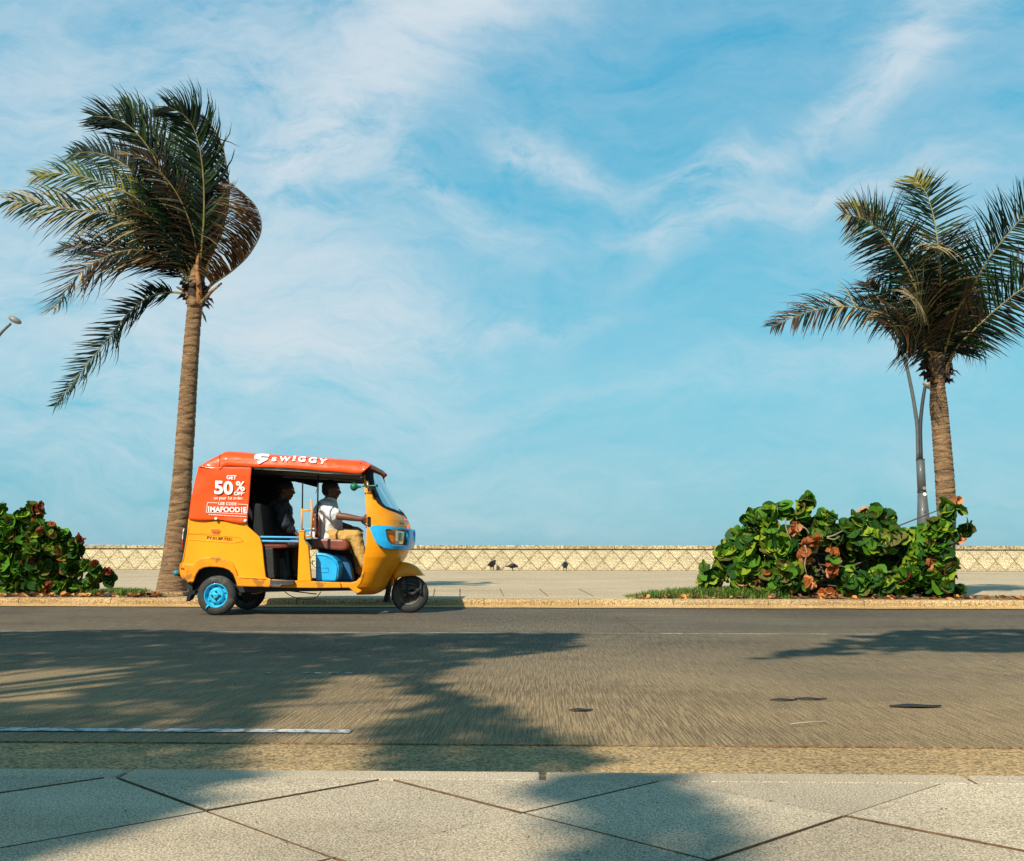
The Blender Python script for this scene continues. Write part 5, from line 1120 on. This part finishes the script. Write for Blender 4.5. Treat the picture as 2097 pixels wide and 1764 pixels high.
for k in range(420):
    x = rnd.choice((rnd.uniform(ga, 8.0), rnd.uniform(-8, gl1 + .4))); y = 13.3 + abs(rnd.gauss(0, .22)); me = rnd.choice(LEAF[4]); sz = rnd.uniform(.02, .055); q = Vector((rnd.gauss(0, .4), rnd.gauss(0, .4), 1)).to_track_quat('Z', 'Y')
    mb.add([Vector((x, y, PZ + .02)) + q @ (v_.co * sz) for v_ in me.vertices], [list(p.vertices) for p in me.polygons], rnd.choices((0, 1, 2), (4, 4, 1))[0])
tagp(mb.build('leaf_litter', M_dry, None, True, 'stuff'), 'dry orange and brown leaf litter lying along the kerb under the bushes', 'leaf litter')
def drop(name, X, Y, ln, wd_, ang, m, label, cat='leaf', group=None, z=0.0):
    g = G(X, Y, z); mb = MB(); n = 9; v = []
    for k in range(n):
        t = k / (n - 1); hw_ = wd_ / 2 * math.sin(math.pi * min(.97, max(.03, t))) ** .8; x = (t - .5) * ln; zz = .003 + .003 * math.sin(t * 4) ** 2
        v += [Vector((x, -hw_, zz + .001)), Vector((x, 0, zz)), Vector((x, hw_, zz + .002))]
    r = Matrix.Rotation(ang, 3, 'Z'); mb.add([g + r @ q for q in v], [(3 * i + j, 3 * i + j + 1, 3 * i + j + 4, 3 * i + j + 3) for i in range(n - 1) for j in (0, 1)])
    o = mb.build(name, m, None, True); sm = o.modifiers.new('solid', 'SOLIDIFY'); sm.thickness = .003; return tagp(o, label, cat, group)
gN = 'dry leaves lying on the road'
drop('dry_leaf', 1190, 1457, .10, .04, .1, M_dry[2], 'short dark dry leaf lying alone on the sunlit road right of the shaded part', 'leaf', gN)
drop('dry_leaf', 1605, 1436, .12, .03, .05, M_dry[2], 'long thin dark leaf on the road, left one of a pair lying in line', 'leaf', gN)
drop('dry_leaf', 1660, 1434, .14, .03, -.05, M_dry[2], 'thin dark leaf on the road, right one of a pair lying in line', 'leaf', gN)
drop('dry_leaf', 1875, 1449, .22, .07, .02, M_dry[2], 'largest dark leaf flat on the road near the right edge of the view', 'leaf', gN)
g0, g1 = G(1618, 1489), G(1690, 1483)
o = MB().tube(crv([g0 + Vector((0, 0, .01)), g0.lerp(g1, .5) + Vector((0, -.02, .015)), g1 + Vector((0, 0, .01))], 8), .003, 5).build('twig', mat('pale dry twig', (.34, .28, .19), .8, .2, 9)); tagp(o, 'pale dry twig lying on the road in front of the large bush', 'twig')
rnd = random.Random(8); mb = MB()
for k in range(900):
    y = rnd.uniform(2.6, 12.5) if rnd.random() < .75 else rnd.uniform(1.2, 2.4); x = rnd.uniform(-.55, .55) * y; z = NPZ if y < 2.45 else 0; r = rnd.uniform(.0012, .0045) * (1 if y > 4 else .7); a = rnd.uniform(0, 6)
    b = len(mb.v); c = Vector((x, y, z + .002)); mb.v += [c + Vector((r * math.cos(a) * 1.6, r * math.sin(a), 0)), c + Vector((-r * math.sin(a), r * math.cos(a), r * .9)), c + Vector((-r * math.cos(a), -r * math.sin(a), 0)), c + Vector((r * .3, -r, .001))]
    mb.f += [[b, b + 1, b + 2], [b, b + 2, b + 3], [b + 1, b, b + 3]]; mi = rnd.choices((0, 1), (1, 3))[0]; mb.m += [mi] * 3
tagp(mb.build('grit', [mat('pale grit', (.4, .36, .3), .9), mat('dark grit', (.05, .04, .035), .9)], None, False, 'stuff'), 'loose grit and crumbs scattered on the road and paving', 'grit')

# ================================================================= LAMP POSTS
M_pole = mat('grey green painted steel', (.075, .08, .075), .5, .15, 8, coat=.1)
M_pold = mat('dark painted steel', (.025, .027, .03), .5, .2, 8)
M_lamp = mat('lamp housing', (.22, .19, .16), .4, .15, 8)
LPY = 28.0
cL = crop(2980, 1180, 2.844)
def lamp_post(dx, mirror, label):
    base = cL(450, 1700, LPY); t = thing('lamp_post', (base.x + dx, LPY, PZ), label, 'lamp post', 'double-armed lamp posts on the promenade')
    def q(x, y, d=0):
        p = cL(x, y, LPY); xx = p.x - base.x; return Vector((base.x + dx + (-xx if mirror else xx), LPY + d, p.z))
    def tubz(nm, pts, r, m, n=14): return MB().tube(pts, r, n).build(nm, m, t, True)
    b0 = q(475, 1700); b0.z = PZ; s = (cL(514, 1600, LPY).x - cL(430, 1600, LPY).x) / 2 / .084
    tubz('base', [b0, q(470, 1700), q(458, 1414)], [.20, .165, .118], M_pole)
    tubz('collar', [q(455, 1420), q(455, 1406)], [.122, .122], M_pold)
    tubz('post', [q(455, 1406), q(440, 1098)], [.112, .112], M_pole)
    tubz('cap', [q(440, 1102), q(439, 1094)], [.116, .116], M_pold)
    tall = tubz('arm', crv([q(428, 1100, .05), q(420, 800, .05), q(400, 640, .05), q(365, 430, .05), q(305, 160, .05), q(240, 0, .05), q(150, -150, .05), (q(40, -260, .05))], 30), [.058 - .0008 * k for k in range(30)], M_pole)
    short = tubz('arm', crv([q(446, 1100), q(440, 800), (q(455, 600)), q(480, 430), q(490, 380)], 20), [.055 - .0008 * k for k in range(20)], M_pold)
    for (x, y, ar, sx_) in ((530, 385, short, 1), (-10, -290, tall, -1)):
        c = q(x, y); rot = Matrix.Rotation(R(28) * sx_ * (-1 if mirror else 1), 3, 'Y'); MB().ell(c, (.20, .13, .085), 16, 10, rot).build('lamp_head', M_lamp, ar, True)
    for (x, y, m) in ((463, 1378, M_lamp), (467, 1436, M_ink)): MB().lathe(q(x, y, -.118), [(-.012, .0001), (-.012, .045), (.02, .05)], 'Y', 16).build('disc_plate', m, t)
    MB().ell(q(465, 1610, -.15), (.02, .01, .025)).build('lock', M_pold, t)
    return t
lamp_post(0, False, 'grey double-armed lamp post standing behind the big bush, beside the drooping palm')
xh = P(30, 668, LPY).x; xt = cL(-10, -290, LPY).x - cL(450, 1700, LPY).x
lamp_post(0, True, 'lamp post of which only one curved arm tip and head show, far left').location.x = xh + xt
# ================================================================= CROWS
M_crow = mat('black feathers', (.008, .008, .010), .45, .3, 40)
def crow(X, dist, label, face=1, headup=0.0, turn=0.0, sc=1.0):
    g = P(X / K, 1168, WALL_Y - dist); g.z = PZ; t = thing('crow', (g.x, g.y, PZ), label, 'bird', 'black crows at the foot of the sea wall')
    rt = Matrix.Rotation(turn, 3, 'Z'); q = lambda x, y, z: g + rt @ Vector((x * face * sc, y * sc, z * sc))
    mb = MB(); rot = rt @ Matrix.Rotation(R(-12 * face), 3, 'Y')
    mb.ell(q(0, 0, .155), (.12 * sc, .068 * sc, .072 * sc), 14, 10, rot); mb.ell(q(.06, 0, .165 + headup * .3), (.07 * sc, .055 * sc, .062 * sc), 12, 8, rot)
    mb.cap(q(.08, 0, .17), q(.125, 0, .185 + headup), .045 * sc, .036 * sc); mb.ell(q(.14, 0, .19 + headup), (.042 * sc, .033 * sc, .034 * sc))
    mb.cap(q(.165, 0, .185 + headup), q(.215, 0, .165 + headup), .014 * sc, .003 * sc, 8)
    mb.cap(q(-.08, 0, .155), q(-.21, 0, .13), .040 * sc, .018 * sc); mb.cap(q(.02, .05, .17), q(-.15, .035, .14), .035 * sc, .010 * sc); mb.cap(q(.02, -.05, .17), q(-.15, -.035, .14), .035 * sc, .010 * sc)
    for s in (-1, 1):
        mb.cap(q(.01, .03 * s, .11), q(.0, .032 * s, .055), .022 * sc, .011 * sc, 8); mb.cap(q(.0, .032 * s, .06), q(.01, .034 * s, .01), .010 * sc, .009 * sc, 8); mb.cap(q(-.02, .034 * s, .008), q(.045, .036 * s, .008), .009 * sc, .006 * sc, 8)
    remesh(mb, 'body', M_crow, t, .007, 2)
crow(1640 + 235 / 6.553, 0.45, 'hunched black crow by the wall, the largest and nearest to the rickshaw of the three', 1, .03, 1.2, 1.5)
crow(1640 + 690 / 6.553, 0.8, 'black crow bending forward on the promenade, middle one of the three', 1, -.05, .2, 1.12)
crow(1640 + 1865 / 6.553, 1.6, 'black crow standing upright with both legs showing, alone and farthest from the rickshaw', 1, .02, 1.45, 1.35)

# ================================================================= THE SHADE TREE BEHIND THE VIEWER
M_tl = leafm('street tree leaf', (.05, .12, .02), .15); M_tb = mat('street tree bark', (.16, .12, .08), .9, .3, 5, .8, 30)
st_ = thing('shade_tree', (-6.6, -2.2, NPZ), 'broad leafy tree unseen behind the viewer, its crown shaped to shade the road', 'tree')
S1 = [(-500, 1292), (0, 1295), (300, 1290), (560, 1300), (1170, 1298), (1178, 1325), (1050, 1345), (960, 1345), (900, 1385), (860, 1395), (1050, 1465), (1200, 1540), (1270, 1585), (1100, 1590), (770, 1590), (790, 1500), (860, 1430), (790, 1380), (690, 1380), (590, 1430), (500, 1505), (420, 1592), (-500, 1592), (-300, 1420), (0, 1440), (150, 1440), (220, 1405), (300, 1385), (180, 1362), (-100, 1378)]
S4 = [(1570, 1348), (1700, 1312), (1850, 1292), (2300, 1285), (2300, 1340), (1900, 1332), (1700, 1342)]
S2 = [(1150, 1590), (1330, 1596), (1400, 1650), (1460, 1720), (1490, 1800), (1250, 1800), (1190, 1700)]
S3 = [(-400, 1580), (440, 1580), (330, 1650), (200, 1700), (60, 1745), (-400, 1850)]
rnd = random.Random(31); mb = MB(); sunh = SUNV / SUNV.z; tips = []
def addshade(poly, z, n, hlo, hhi, rs):
    xs = [p[0] for p in poly]; ys = [p[1] for p in poly]; g = [G(p[0], p[1], z) for p in poly]; gp = [(q.x, q.y) for q in g]
    x0, x1, y0, y1 = min(p[0] for p in gp), max(p[0] for p in gp), min(p[1] for p in gp), max(p[1] for p in gp); k = 0
    while k < n:
        x, y = rnd.uniform(x0, x1), rnd.uniform(y0, y1)
        if not inside(x, y, gp): continue
        if noise.noise(Vector((x * 1.1, y * .8, 7))) < -.34 and rnd.random() < .5: k += 1; continue
        k += 1; h_ = rnd.uniform(hlo, hhi); c = Vector((x, y, z)) + sunh * h_
        if rnd.random() < .02: tips.append(c)
        for _ in range(3):
            p = c + Vector((rnd.gauss(0, .03), rnd.gauss(0, .03), rnd.gauss(0, .05))); nv = Vector((rnd.gauss(0, .5), rnd.gauss(0, .5), 1)).normalized(); a = nv.orthogonal().normalized(); b_ = nv.cross(a); t = rnd.uniform(0, 6.28); s = rnd.uniform(*rs)
            u = a * math.cos(t) + b_ * math.sin(t); v_ = nv.cross(u); mb.add([p - u * s, p - v_ * s * .5, p + u * s, p + v_ * s * .5], [(0, 1, 2, 3)])
addshade(S1, 0, 5200, 6.2, 7.6, (.05, .10)); addshade(S4, 0, 420, 6.5, 7.4, (.09, .15)); addshade(S2, NPZ, 90, 6.0, 7.0, (.06, .12)); addshade(S3, NPZ, 330, 6.0, 7.0, (.07, .13))  # leaves placed up-sun of the outlined ground shade, so the crown casts it
mb.build('crown', M_tl, st_, False, 'stuff')
mb = MB(); mb.tube(crv([Vector((-6.6, -2.2, -.1)), Vector((-6.5, -2.1, 2.0)), Vector((-6.6, -2.3, 4.2))], 12), [.26 - .009 * k for k in range(12)], 12); mb.build('trunk', M_tb, st_, True)
mb = MB()
for c in tips[:30]:
    b0 = Vector((-6.6, -2.3, rnd.uniform(3.4, 4.2))); m_ = b0.lerp(c, .5) + Vector((0, 0, .5)); mb.tube(crv([b0, m_, c], 8), [.045 - .005 * k for k in range(8)], 5)
mb.build('boughs', M_tb, st_, True)
